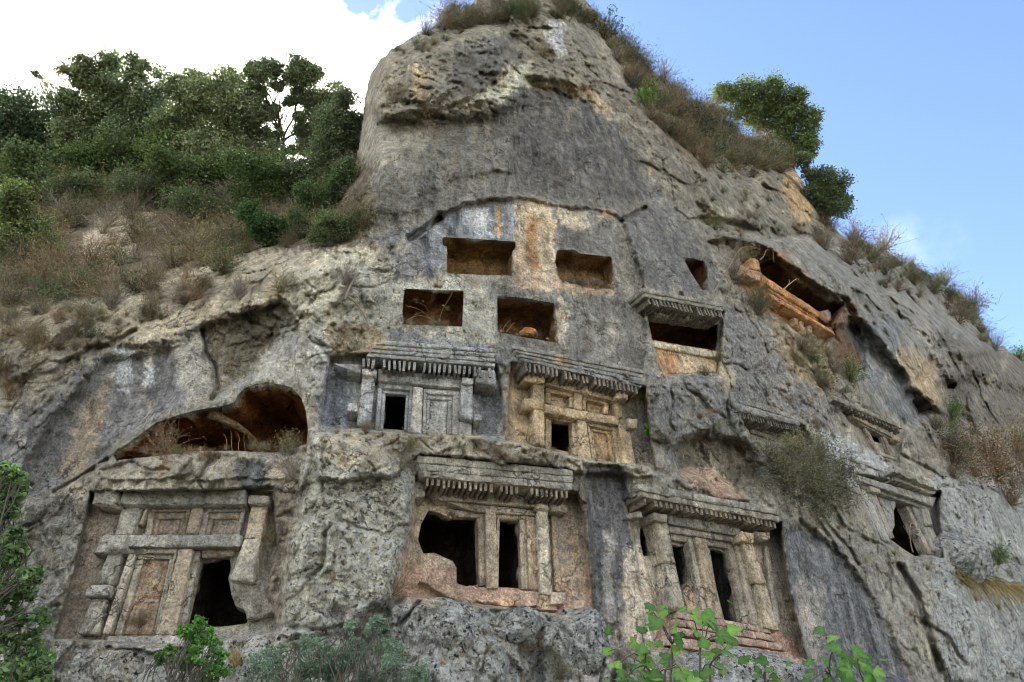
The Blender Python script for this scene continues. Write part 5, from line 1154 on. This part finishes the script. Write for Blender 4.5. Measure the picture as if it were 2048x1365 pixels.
# broken shrubs: prototypes built once at unit size, root at the origin, growing up
def proto_parts(kind, seed):
    global PR
    PR = np.random.RandomState(seed)
    K = {  # stems, stem colour, leaves, leaf colour, leaf size, spread, droop
     'brown': (46, (126, 112, 92), 700, (126, 112, 86), .055, 1.0, .0), 'grey': (60, (134, 126, 114), 300, (134, 124, 104), .045, 1.0, .0),
     'rust': (46, (136, 116, 92), 700, (146, 120, 88), .05, 1.1, .1), 'straw': (120, (182, 162, 116), 60, (190, 170, 124), .05, .75, .35),
     'olive': (50, (130, 122, 94), 800, (146, 138, 92), .05, .8, .1), 'sage': (70, (122, 112, 96), 1700, (112, 120, 88), .055, 1.0, .05),
     'green': (36, (96, 84, 60), 1500, (92, 122, 62), .075, .9, .0), 'dark': (36, (84, 76, 56), 1500, (70, 96, 56), .07, .9, .0),
     'bright': (30, (96, 90, 60), 1100, (116, 164, 56), .085, .9, .0)}[kind]
    ns, sc, nl, lc, ls, spread, droop = K
    paths = []; rad = []; tips = []
    for i in range(ns):
        az = PR.uniform(0, 2 * np.pi); tilt = abs(PR.normal(0, .8)) * spread; L = PR.uniform(.45, 1.05)
        d = np.array([math.cos(az) * math.sin(tilt), math.sin(az) * math.sin(tilt), math.cos(tilt)])
        t = np.linspace(0, 1, 5)[:, None]; side = unit(1)[0] * .14
        p = d * L * t + side * np.sin(t * 3.1) * L - np.array([0, 0, droop]) * t ** 2 * L + np.append(PR.normal(size=2) * .05, 0)
        w = .011 if kind != 'straw' else .007
        paths.append(p); rad.append(np.linspace(w, w * .3, 5)); tips.append(p)
        if kind != 'straw':
            for _ in range(4):
                k = PR.randint(1, 5); e = p[k] + (d * .6 + unit(1)[0] * 1.1) * .30
                m = (p[k] + e) / 2 + unit(1)[0] * .03; paths.append(np.array([p[k], m, e])); rad.append([w * .5, w * .35, w * .2]); tips.append(np.array([p[k], m, e, e, e]))
    V, F = tube_mesh(paths, rad, 3); cs = np.tile(srgb(sc), (len(V), 1)) * (1 + .15 * PR.normal(size=(len(V), 1))).clip(.5, 1.6)
    T_ = np.array(tips); pick = PR.randint(0, len(T_), nl); kk = PR.randint(2, 5, nl)
    C = T_[pick, kk] + PR.normal(size=(nl, 3)) * (.045 if kind in ('sage', 'green', 'dark', 'bright') else .03)
    V2, F2 = leaf_quads(C, ls, .45, .3); c2 = jitter_col(lc, nl, .18)
    return (V, F, cs), (V2, F2, c2)
PROTO = {}; PMESH = {}
for ki, kind in enumerate(('brown', 'grey', 'rust', 'straw', 'olive', 'sage', 'green', 'dark', 'bright')):
    for s in (0, 1):
        st, lf = proto_parts(kind, 40 + ki * 3 + s); PROTO[kind, s] = (np.concatenate([st[0], lf[0]]), np.concatenate([st[1], lf[1] + len(st[0])]), np.concatenate([st[2], lf[2]]))
        PMESH[kind, s] = (mesh_np('stems', *st[:2], M_DRY, st[2], smoothed=False), mesh_np('foliage', *lf[:2], M_LEAF if kind in ('sage', 'green', 'dark', 'bright') else M_DRY, lf[2], smoothed=False))
PR = np.random.RandomState(99)
def outward(u, v):
    a, b, c = at(u, v), at(u + 8, v), at(u, v - 8); n = np.cross(c - a, b - a); n /= np.linalg.norm(n) + 1e-9
    return -n if n @ (a - CAM) > 0 else n
def shrub(u, v, rpx, kind, label, cat='shrub', name=None, group=None, sz=1.0, tilt=.35, at3=None):
    s = random.randint(0, 1); P = at(u, v) if at3 is None else np.array(at3); D = np.linalg.norm(P - CAM); R = rpx * D / FPX
    r = empty(name or ('dry_shrub' if kind in ('brown', 'grey', 'rust', 'olive') else 'grass_tuft' if kind == 'straw' else 'green_shrub'), P, label, cat, group)
    n = outward(u, v) if at3 is None else np.zeros(3); d = Vector(tuple(np.array([0, 0, 1.0]) + n * tilt)).normalized()
    r.rotation_mode = 'QUATERNION'
    r.rotation_quaternion = Vector((0, 0, 1)).rotation_difference(d) @ Matrix.Rotation(random.uniform(0, 6.28), 4, 'Z').to_quaternion()
    r.scale = (R * 1.0, R * 1.0, R * 1.05 * sz)
    st, lf = PMESH[kind, s]; add('stems', st, r); add('foliage', lf, r)
    return r
S = [
 # left slope
 (120, 400, 62, 'olive', 'pale yellowish broom bush on the slope above the left cliff, leftmost of the tall brooms'),
 (95, 560, 60, 'rust', 'rust-brown bush at the left edge of the slope above the grey cliff'),
 (165, 590, 60, 'brown', 'dark brown twiggy bush on the ledge above the streaked grey wall at left'),
 (262, 340, 48, 'grey', 'bare grey-beige bush in front of the dense evergreen shrub'),
 (235, 400, 50, 'rust', 'reddish dry bush just below the bare grey-beige bush'),
 (215, 455, 46, 'grey', 'greyish purple twiggy bush beside the pale soil patch'),
 (390, 520, 78, 'olive', 'tall yellowish broom bush in the middle of the left slope'),
 (445, 500, 76, 'olive', 'tallest broom bush, right of the first one and left of the low deep green shrub'),
 (330, 470, 52, 'brown', 'brown bush under the broad dark shrub'),
 (300, 590, 66, 'brown', 'wide brown bush on the edge over the streaked grey wall'),
 (390, 600, 60, 'rust', 'reddish brown bush on the lip of the ledge, left of the small bare tree'),
 (480, 600, 50, 'grey', 'small bare dark-stemmed bush on the pale ledge above the cave'),
 (560, 585, 52, 'olive', 'sparse olive bush on the pale ledge right above the cave arch'),
 (690, 570, 46, 'grey', 'bare grey bush at the left foot of the smooth summit slab'),
 (640, 470, 56, 'rust', 'orange-brown dry grass bush at the foot of the dark shrub by the slab'),
 (700, 460, 40, 'brown', 'brown bush wedged against the lower left of the slab'),
 (60, 700, 50, 'brown', 'brown bush hanging over the left end of the grey wall'),
 (20, 800, 40, 'rust', 'rusty clump on the grey wall at the left edge'),
 (220, 620, 40, 'grey', 'grey twiggy bush on the rock lip left of the big overhang'),
 # summit
 (790, 205, 46, 'brown', 'brown bush on the ledge under the summit bulge, leftmost'),
 (850, 222, 44, 'rust', 'reddish bush in the middle of the ledge under the summit bulge'),
 (935, 205, 40, 'grey', 'grey-olive bush at the right end of the summit ledge'),
 (1085, 115, 34, 'olive', 'small olive bush clinging to the front of the summit rock'),
 (905, 35, 52, 'brown', 'brown bush on the left shoulder of the summit'),
 (985, 20, 52, 'grey', 'bare dark bush at the very top, left of centre'),
 (1045, 12, 46, 'olive', 'olive brush on the very top of the summit'),
 (1120, 18, 46, 'brown', 'brown brush at the very top, right of centre'),
 (850, 70, 34, 'grey', 'thin grey twigs against the white cloud on the left shoulder'),
 # right flank
 (1215, 75, 42, 'dark', 'dark green bush just right of the summit against the sky'),
 (1240, 108, 40, 'brown', 'brown bush under the dark green bush right of the summit'),
 (1262, 120, 30, 'green', 'small green bush on the skyline right of the summit'),
 (1325, 165, 42, 'grey', 'bare grey bush on the skyline above the brown slope'),
 (1290, 215, 44, 'bright', 'fresh yellow-green bush at the edge of the smooth slab'),
 (1345, 230, 56, 'rust', 'reddish brown bush beside the fresh green bush'),
 (1395, 250, 56, 'brown', 'brown bush in the middle of the right slope'),
 (1370, 280, 50, 'rust', 'rust coloured bush lower on the right slope'),
 (1500, 310, 52, 'brown', 'dark brown bush at the foot of the round-topped tree'),
 (1545, 340, 50, 'olive', 'golden brown bush under the round-topped tree, above the orange streak'),
 (1710, 480, 44, 'rust', 'red-brown bush on the skyline right of the lower leaning tree'),
 (1770, 500, 46, 'rust', 'red-brown bush next down the skyline, left of the thin cloud'),
 (1700, 530, 46, 'brown', 'brown bush below the skyline above the overhang'),
 (1650, 500, 36, 'grey', 'grey bush above the orange tomb overhang'),
 (1890, 572, 34, 'grey', 'bare grey bush on the skyline above the far right boulders'),
 (1945, 625, 44, 'brown', 'spiky bare bush sticking out to the right near the end of the ridge'),
 (1990, 700, 30, 'grey', 'small bare bush at the lowest bend of the skyline'),
 (2040, 720, 26, 'bright', 'yellow-green bush at the right edge where the ridge meets the sky'),
 # right middle
 (1515, 630, 54, 'sage', 'soft green bush between the corniced eave and the orange tomb'),
 (1465, 560, 48, 'grey', 'tangled grey twigs left of the orange tomb'),
 (1490, 530, 44, 'olive', 'olive twigs at the upper left of the orange tomb overhang'),
 (1440, 722, 22, 'rust', 'round rusty tuft at the right end of the orange stained panel'),
 (1410, 752, 20, 'dark', 'small dark tuft below the orange stained panel'),
 (1620, 720, 48, 'olive', 'dry olive bush below the orange tomb'),
 (1600, 700, 40, 'grey', 'dry grey bush tucked under the fallen orange cornice'),
 (1700, 765, 40, 'green', 'green bush at the foot of the brown recess right of the orange tomb'),
 (1640, 775, 44, 'sage', 'grey-green bush above the small steep tomb'),
 (1560, 960, 62, 'sage', 'grey-green bush sprawling under the half hidden tomb, left part'),
 (1625, 990, 78, 'sage', 'largest grey-green bush, in the centre right between the lower right tomb and the leaning tomb'),
 (1680, 960, 52, 'grey', 'bare grey bush left of the leaning tomb'),
 (1590, 910, 44, 'olive', 'olive twigs directly under the half hidden cornice'),
 (1900, 842, 34, 'green', 'fresh green bush beside the small dark hole at the foot of the flowstone'),
 (1905, 930, 66, 'sage', 'large grey-green bush on the right, left of the brown one'),
 (1985, 950, 78, 'rust', 'large red-brown bush at the right edge'),
 (2035, 900, 56, 'olive', 'olive bush at the right edge above the red-brown one'),
 (2020, 1010, 40, 'rust', 'dry orange bush at the right edge on the rock lip'),
 (1995, 1130, 30, 'green', 'green bush under the hanging straw at the right edge'),
 (1925, 1165, 34, 'dark', 'dark green bush left of the hanging straw'),
 # ledges and foot
 (820, 905, 40, 'olive', 'olive tuft at the left end of the centre tomb cornice'),
 (800, 940, 40, 'grey', 'pale grey bush left of the centre tomb cornice'),
 (1000, 920, 28, 'rust', 'small reddish tuft on the ledge over the centre tomb'),
 (730, 868, 34, 'brown', 'brown tuft at the foot of the grey middle tomb'),
 (590, 960, 56, 'grey', 'tall grey bush right of the cave ledge'),
 (575, 905, 40, 'olive', 'yellowish bush at the right corner of the cave mouth'),
 (330, 905, 60, 'rust', 'pinkish dry bush in the left half of the cave mouth'),
 (550, 1090, 30, 'olive', 'olive tuft on the wall right of the coffered tomb'),
 (280, 1262, 36, 'brown', 'dark dead bush at the foot of the false door'),
 (785, 1190, 52, 'rust', 'red-brown stalky bush left of the centre tomb sill'),
 (665, 1160, 22, 'straw', 'small straw tuft on the lichen column'),
 (1060, 1300, 46, 'brown', 'dead brown bush between the two large boulders'),
 (935, 1300, 24, 'grey', 'grey twigs on the large boulder'),
 (250, 1340, 40, 'rust', 'dry brown bush at the bottom left under the coffered tomb'),
 (470, 1330, 46, 'straw', 'pale dry grass at the bottom left of the blue-green shrub'),
 (1120, 1360, 40, 'sage', 'grey-green bush at the bottom between boulders'),
 (1240, 1340, 40, 'brown', 'brown dry bush at the bottom left of the fig'),
]
for i, (u, v, r, k, lb) in enumerate(S):
    shrub(u, v, r, k, lb, 'grass tuft' if k == 'straw' else 'shrub', group='shrubs rooted in the cliff and slope', tilt=.25 if v < 620 else .45)
# ground cover nobody could count: joined masses of small dry plants
def scrub(name, label, regions, kinds, scale=1.0):
    VV_, FF_, CC_ = [], [], []; nvt = 0
    for poly, cnt, lo, hi in regions:
        p = np.array(poly, float); k = 0; guard = 0
        while k < cnt and guard < cnt * 30:
            guard += 1; u = PR.uniform(p[:, 0].min(), p[:, 0].max()); v = PR.uniform(p[:, 1].min(), p[:, 1].max())
            if poly_sd(np.array([u]), np.array([v]), p)[0] < 0 or v < float(sil_v(np.array([u]))[0]) + 2: continue
            k += 1; kind = kinds[PR.randint(len(kinds))]; V, F, c = PROTO[kind, PR.randint(2)]
            keep = PR.rand(len(F)) < .55; F = F[keep]
            P = at(u, v); D = np.linalg.norm(P - CAM); R = PR.uniform(lo, hi) * D / FPX
            d = np.array([0, 0, 1.0]) + outward(u, v) * .5; d /= np.linalg.norm(d)
            q = Vector((0, 0, 1)).rotation_difference(Vector(tuple(d))) @ Matrix.Rotation(PR.uniform(0, 6.28), 4, 'Z').to_quaternion()
            M = np.array(q.to_matrix()); W = (V * R * np.array([1.1, 1.1, .9])) @ M.T + P
            VV_.append(W); FF_.append(F + nvt); CC_.append(c * PR.uniform(.55, 1.45)); nvt += len(W)
    me = mesh_np(name, np.concatenate(VV_), np.concatenate(FF_), M_DRY, np.concatenate(CC_), smoothed=False)
    o = add(name, me); o['kind'] = 'stuff'; o['label'] = label; return o
scrub('dry_scrub', 'dry brown scrub covering the left slope', [
  ([(-60, 340), (720, 335), (735, 470), (600, 500), (450, 560), (300, 600), (-60, 650)], 270, 18, 62),
  ([(-60, 640), (300, 590), (400, 570), (420, 610), (200, 680), (90, 730), (-60, 830)], 80, 16, 40)], ['brown', 'rust', 'grey', 'olive', 'brown', 'grey', 'olive', 'sage', 'dark'])
scrub('ridge_scrub', 'dry brown scrub covering the right ridge', [
  ([(1190, 60), (1330, 160), (1480, 270), (1600, 330), (1560, 350), (1420, 345), (1300, 240)], 170, 18, 46),
  ([(1600, 450), (1800, 530), (1900, 580), (1850, 600), (1700, 560)], 34, 12, 28), ([(1640, 440), (1760, 490), (1900, 575), (1990, 690), (1955, 690), (1880, 610), (1740, 530), (1650, 480)], 60, 14, 34), ([(1400, 360), (1560, 330), (1640, 460), (1560, 500), (1440, 470)], 26, 8, 22), ([(1400, 400), (1500, 480), (1480, 540), (1420, 480)], 16, 10, 24),
  ([(890, 20), (1180, 10), (1200, 50), (1000, 45), (880, 70)], 80, 14, 38), ([(1560, 650), (1670, 690), (1700, 790), (1600, 760)], 22, 10, 26),
  ([(760, 100), (900, 45), (960, 60), (800, 130)], 18, 8, 20), ([(1860, 850), (2048, 880), (2048, 990), (1900, 960)], 22, 14, 34)], ['brown', 'rust', 'grey', 'olive', 'sage', 'dark'])
scrub('ledge_grass', 'small dry tufts growing along the cliff ledges', [
  ([(640, 862), (1000, 882), (1290, 926), (1290, 940), (1000, 900), (640, 885)], 60, 5, 15), ([(235, 905), (620, 895), (620, 915), (235, 922)], 30, 8, 22),
  ([(740, 225), (960, 215), (960, 240), (740, 245)], 24, 10, 22), ([(560, 1230), (1240, 1250), (1240, 1365), (100, 1365), (110, 1290)], 40, 6, 20),
  ([(700, 560), (990, 575), (990, 680), (700, 690)], 30, 4, 12), ([(600, 900), (820, 930), (780, 1200), (600, 1200)], 26, 4, 12),
  ([(1300, 870), (1600, 700), (1700, 800), (1640, 900), (1480, 900)], 40, 6, 20), ([(1600, 1000), (1860, 1120), (2048, 1100), (2048, 1365), (1880, 1365), (1780, 1180)], 26, 5, 16),
  ([(1000, 660), (1110, 678), (1110, 684), (1000, 668)], 10, 8, 16), ([(810, 645), (925, 652), (925, 656), (810, 652)], 10, 8, 18), ([(1125, 562), (1225, 575), (1225, 580), (1125, 566)], 16, 10, 20)],
  ['straw', 'olive', 'grey', 'rust', 'brown'])
# long dry stalks lying across the square openings and the cave
def stalks(name, paths, r, col, label, cat='dry stalks'):
    a = np.array(paths[0][0]); V, F = tube_mesh([limb(p, q, r, r * .4, 6, .05)[0] for p, q in paths], [np.linspace(r, r * .4, 6)] * len(paths), 5)
    o = add(name, mesh_np(name, V - a, F, M_DRY, np.tile(srgb(col), (len(V), 1))), None, tuple(a)); return tag(o, label, cat)
p3 = Plane(865, 615, 0.0)
stalks('dry_stalk', [(p3.at(878, 648, -.1), p3.at(905, 585, .15)), (p3.at(812, 612, .1), p3.at(872, 646, -.1)), (p3.at(815, 640, -.1), p3.at(880, 652, .1)), (p3.at(830, 605, .05), p3.at(868, 640, -.1)), (p3.at(820, 648, 0), p3.at(850, 625, .1))], .006, (160, 134, 106), 'long pale dry stalks fanned across the leftmost square opening')
p4 = Plane(1055, 640, 0.0)
stalks('dry_stalk', [(p4.at(1005, 662, -.1), p4.at(1022, 640, .1)), (p4.at(1008, 664, -.1), p4.at(1000, 645, .1)), (p4.at(1012, 664, -.1), p4.at(1030, 646, .1))], .006, (160, 140, 112), 'short curved dry stalks left of the orange stone')
pg = Plane(450, 860, 0.0)
stalks('flower_stalk', [(pg.at(452 + i * 13, 905, -.2), pg.at(447 + i * 14, 868 - (i % 2) * 6, 0)) for i in range(4)], .007, (196, 168, 110), 'four pale seed stalks standing in the middle of the cave')
a0, b0 = at(688, 590, .25), at(742, 662, .2)
stalks('fallen_branch', [(a0, b0), (at(690, 600, .3), at(720, 545, .5))], .03, (136, 124, 106), 'thin grey fallen branch leaning on the pale rock above the grey middle tomb', 'branch')
pk = Plane(1820, 1070, 0.0)
bt = [(pk.at(1826, 1105, -.3), pk.at(1818, 1070, -.3)), (pk.at(1819, 1074, -.3), pk.at(1806, 1050, -.25)), (pk.at(1819, 1072, -.3), pk.at(1826, 1046, -.3)), (pk.at(1818, 1078, -.3), pk.at(1838, 1062, -.2)), (pk.at(1812, 1060, -.25), pk.at(1815, 1044, -.2))]
stalks('bare_sapling', bt, .025, (130, 116, 104), 'bare grey sapling inside the doorway of the leaning tomb', 'sapling')
ph = Plane(1600, 620, .1, yaw=39)
stalks('bare_root', [(ph.at(1520, 520, 0), ph.at(1545, 500, .2)), (ph.at(1545, 500, .2), ph.at(1548, 525, 0)), (ph.at(1565, 580, .1), ph.at(1600, 566, .1)), (ph.at(1578, 560, .1), ph.at(1566, 590, .1)), (ph.at(1420, 596, .3), ph.at(1520, 498, .3))], .018, (160, 142, 120), 'pale bare roots hanging across the orange tomb overhang', 'roots')
# hanging straw at the right edge
HP = []; 
for i in range(210):
    u = 1905 + PR.uniform(0, 150); v = 1145 + (u - 1905) * .22 + PR.uniform(-8, 10); a = at(min(u, 2060), v, .1); L = PR.uniform(.4, 1.3)
    dx = np.array([PR.uniform(.1, .9), PR.uniform(-.5, -.1), 0]); t = np.linspace(0, 1, 6)[:, None]
    HP.append(a + dx * L * t * .8 + np.array([0, 0, 1]) * (.18 * t - .95 * t * t) * L)
a = np.array(HP[0][0]); V, F = tube_mesh(HP, [np.linspace(.010, .004, 6)] * len(HP), 3)
tag(add('hanging_straw', mesh_np('hanging_straw', V - a, F, M_DRY, np.tile(srgb((188, 164, 104)), (len(V), 1)) * (1 + .2 * PR.normal(size=(len(V), 1))).clip(.5, 1.5), smoothed=False), None, tuple(a)), 'mat of golden straw hanging over the rock at the right edge', 'dry grass')
# big dense bushes on the right
def wall_bush(rootpx, cl, leafpx, col, label, off=.5, **k):
    P = at(*rootpx); D = np.linalg.norm(P - CAM); n = outward(*rootpx)
    clumps = []
    for u, v, r in cl:
        Q = at(u, v); Dq = np.linalg.norm(Q - CAM); clumps.append((pxp(u, v, Dq - off * PR.uniform(.4, 1.2)), r * Dq / FPX))
    return tree('grey_green_bush', P, clumps, leafpx * D / FPX, col, label, cat='shrub', **k)
wall_bush((1600, 1010), [(1535, 895, 26), (1570, 905, 34), (1610, 890, 34), (1650, 910, 38), (1550, 940, 34), (1595, 945, 42), (1640, 955, 44), (1685, 960, 32), (1570, 985, 36), (1620, 1000, 40), (1665, 1000, 34), (1530, 970, 20), (1700, 1000, 20), (1640, 1030, 22)], 4.5, (122, 120, 98), 'big twiggy grey-green bush hanging between the lower right tomb and the leaning tomb', per=800, trunk=.05, twigs=40, aspect=.35, tight=.3)
wall_bush((1960, 975), [(1890, 880, 26), (1925, 890, 34), (1960, 900, 38), (2000, 915, 40), (2040, 920, 36), (1950, 945, 34), (1995, 955, 34), (2045, 965, 34), (1910, 925, 24)], 5, (140, 112, 88), 'big twiggy red-brown bush spreading at the right edge of the cliff', per=700, trunk=.05, twigs=40, aspect=.35, tight=.3, mat=M_DRY)
# small fern in the recess of the tan tomb
fr = []
pe = PL['E'][0]; c0 = pe.at(1302, 858, .25)
tree('wall_fern', pe.at(1301, 874, .1), [(pe.at(1303, 848, .3), .11), (pe.at(1300, 862, .3), .10), (pe.at(1305, 838, .25), .06)], .10, (120, 176, 50), 'small bright green fern on the wall right of the tan tomb', cat='fern', per=90, trunk=.01, twigs=3)
# ------------------------------------------------------------------ foreground plants
def fg(root_uy, cl, D, leafm, col, label, name, cat, **k):
    root = np.array([root_uy[0], root_uy[1], 0.0])
    clumps = []
    for u, v, r in cl:
        c = pxp(u, v, D + PR.uniform(-.3, .3)); rr = r * D / FPX * .88
        for _ in range(4): clumps.append((c + unit(1)[0] * rr * PR.uniform(.2, .8), rr * PR.uniform(.35, .7)))
    k['per'] = int(k['per'] * .32); k['twigs'] = 4
    return tree(name, root, clumps, leafm, col, label, cat=cat, **k)
fg((-6.2, 7.8), [(10, 935, 30), (22, 985, 30), (8, 1020, 36), (30, 1070, 30), (12, 1110, 40), (48, 1150, 34), (30, 1200, 44), (58, 1245, 34), (20, 1275, 46), (60, 1310, 40), (30, 1350, 50), (85, 1350, 30), (-30, 1000, 50), (-30, 1200, 60)], 8.5, .065, (112, 138, 92), 'leafy green oak branches along the left edge in the foreground', 'oak_sapling', 'tree', per=360, trunk=.05, twigs=12)
fg((-3.8, 8.6), [(398, 1243, 18), (385, 1268, 22), (412, 1275, 22), (432, 1290, 18), (395, 1300, 28), (372, 1330, 30), (415, 1335, 36), (445, 1310, 16), (340, 1300, 16), (325, 1318, 14), (390, 1370, 40)], 9.3, .05, (100, 146, 72), 'small fresh green sapling in front of the broken open doorway at lower left', 'green_sapling', 'shrub', per=300, trunk=.03, twigs=8)
fg((-2.0, 7.6), [(520, 1345, 34), (560, 1325, 36), (605, 1335, 40), (640, 1305, 38), (690, 1320, 44), (725, 1285, 38), (755, 1250, 30), (768, 1300, 40), (800, 1335, 36), (840, 1345, 28), (700, 1255, 20), (600, 1290, 22), (660, 1360, 50), (745, 1360, 44), (560, 1375, 40)], 8.2, .045, (128, 148, 134), 'feathery blue-green shrub across the bottom of the picture', 'blue_green_shrub', 'shrub', per=760, trunk=.03, twigs=14, aspect=.26, tight=.24)
# fig: lobed leaves, each its own piece
def fig_leaf_mesh(seed):
    r = np.random.RandomState(seed); pts = [(0, -.30)]
    lob = [(-62, .62), (-22, .78), (0 + 90 - 90, 0)]
    ang = np.radians([-150, -118, -96, -72, -52, -34, -17, 0, 17, 34, 52, 72, 96, 118, 150]); rad = np.array([.30, .46, .56, .40, .70, .40, .62, 1.0, .62, .40, .70, .40, .56, .46, .30]) * (1 + .06 * r.normal(size=15))
    rad[5] = rad[9] = .52; rad[6] = rad[8] = .74; rad[3] = rad[11] = .50
    V = [(0, -.12, 0), (0, -.30, -.01)] + [(math.sin(a) * q * .74, math.cos(a) * q * .66 - .05, -.16 * q * q + .10 * abs(math.sin(a)) * q + .03 * r.normal()) for a, q in zip(ang, rad)]
    F = [(0, 2 + i + 1, 2 + i) for i in range(14)] + [(0, 2, 1), (0, 1, 16)]
    V = [(x, y, z) for x, y, z in V]
    me = bpy.data.meshes.new('leaf'); me.from_pydata(V, [], F); me.update()
    c = srgb([(84, 120, 60), (70, 104, 52), (100, 132, 62)][seed % 3]); cc = np.tile(c, (len(V), 1)); cc[0] *= 1.5; cc[9] *= 1.3
    atn = me.color_attributes.new('Col', 'FLOAT_COLOR', 'POINT'); a4 = np.ones((len(V), 4), np.float32); a4[:, :3] = cc; atn.data.foreach_set('color', a4.ravel())
    me.materials.append(M_LEAF); return me
FIG = [fig_leaf_mesh(i) for i in range(6)]
def fig(root, forks, leaves, D, label, size):
    root = np.array(root); r_ = empty('fig_sapling', root, label, 'fig tree', None); paths, rad = [], []
    fk = [pxp(u, v, D) for u, v in forks]
    for f in fk: p, q = limb(root, f, .020, .009, 8, .04); paths.append(p); rad.append(q)
    for u, v, s in leaves:
        P = pxp(u, v, D + PR.uniform(-.35, .35)); j = int(np.argmin([np.linalg.norm(P - f) for f in fk]))
        p, q = limb(fk[j], P, .006, .003, 6, .06); paths.append(p); rad.append(q)
        for e in range(3 if s > 34 else 2):
            L = add('leaf', FIG[PR.randint(6)], r_); sc = s * D / FPX * PR.uniform(.75, 1.1) * (1 if e == 0 else .75); Q = P + (0 if e == 0 else 1) * PR.normal(size=3) * .09
            n = Vector(tuple(np.array([PR.normal() * .45, -.75 + PR.normal() * .3, .65 + PR.normal() * .3]))).normalized()
            rot = Vector((0, 0, 1)).rotation_difference(n) @ Matrix.Rotation(PR.uniform(0, 6.28), 4, 'Z').to_quaternion()
            L.rotation_mode = 'QUATERNION'; L.rotation_quaternion = rot; L.scale = (sc, sc, sc); L.location = tuple(Q - root)
    V, F = tube_mesh(paths, rad, 6); add('stems', mesh_np('stems', V - root, F, M_BARK), r_); return r_
fig((1.35, 6.0, 0), [(1345, 1290), (1400, 1300), (1330, 1340), (1290, 1330), (1420, 1330)], [(1300, 1213, 36), (1328, 1222, 34), (1312, 1248, 40), (1285, 1262, 34), (1345, 1258, 40), (1382, 1222, 40), (1405, 1240, 36), (1392, 1262, 40), (1424, 1252, 38), (1445, 1272, 42), (1468, 1284, 34), (1462, 1308, 36), (1432, 1304, 40), (1284, 1300, 34), (1268, 1330, 40), (1300, 1325, 36),
  (1338, 1322, 40), (1362, 1342, 42), (1318, 1352, 44), (1216, 1304, 30), (1228, 1330, 34), (1408, 1288, 38), (1445, 1340, 40), (1358, 1285, 30), (1290, 1360, 44), (1400, 1350, 40), (1250, 1355, 36), (1375, 1370, 44)], 6.4, 'fig sapling with lobed green leaves in front of the lower right tomb', 40)
fig((2.6, 5.6, 0), [(1690, 1360), (1730, 1370), (1660, 1350)], [(1652, 1322, 36), (1672, 1296, 40), (1690, 1315, 40), (1715, 1305, 34), (1725, 1335, 40), (1745, 1352, 46), (1690, 1350, 42), (1655, 1358, 38), (1620, 1362, 40), (1735, 1322, 30), (1705, 1375, 44), (1765, 1368, 40)], 6.0, 'second fig branch with large bright leaves at the bottom right', 50)
fig((2.1, 6.2, 0), [(1530, 1365)], [(1528, 1322, 30), (1540, 1340, 24), (1520, 1345, 22), (1555, 1362, 26)], 6.6, 'small sprig of fig leaves between the two larger figs', 26)
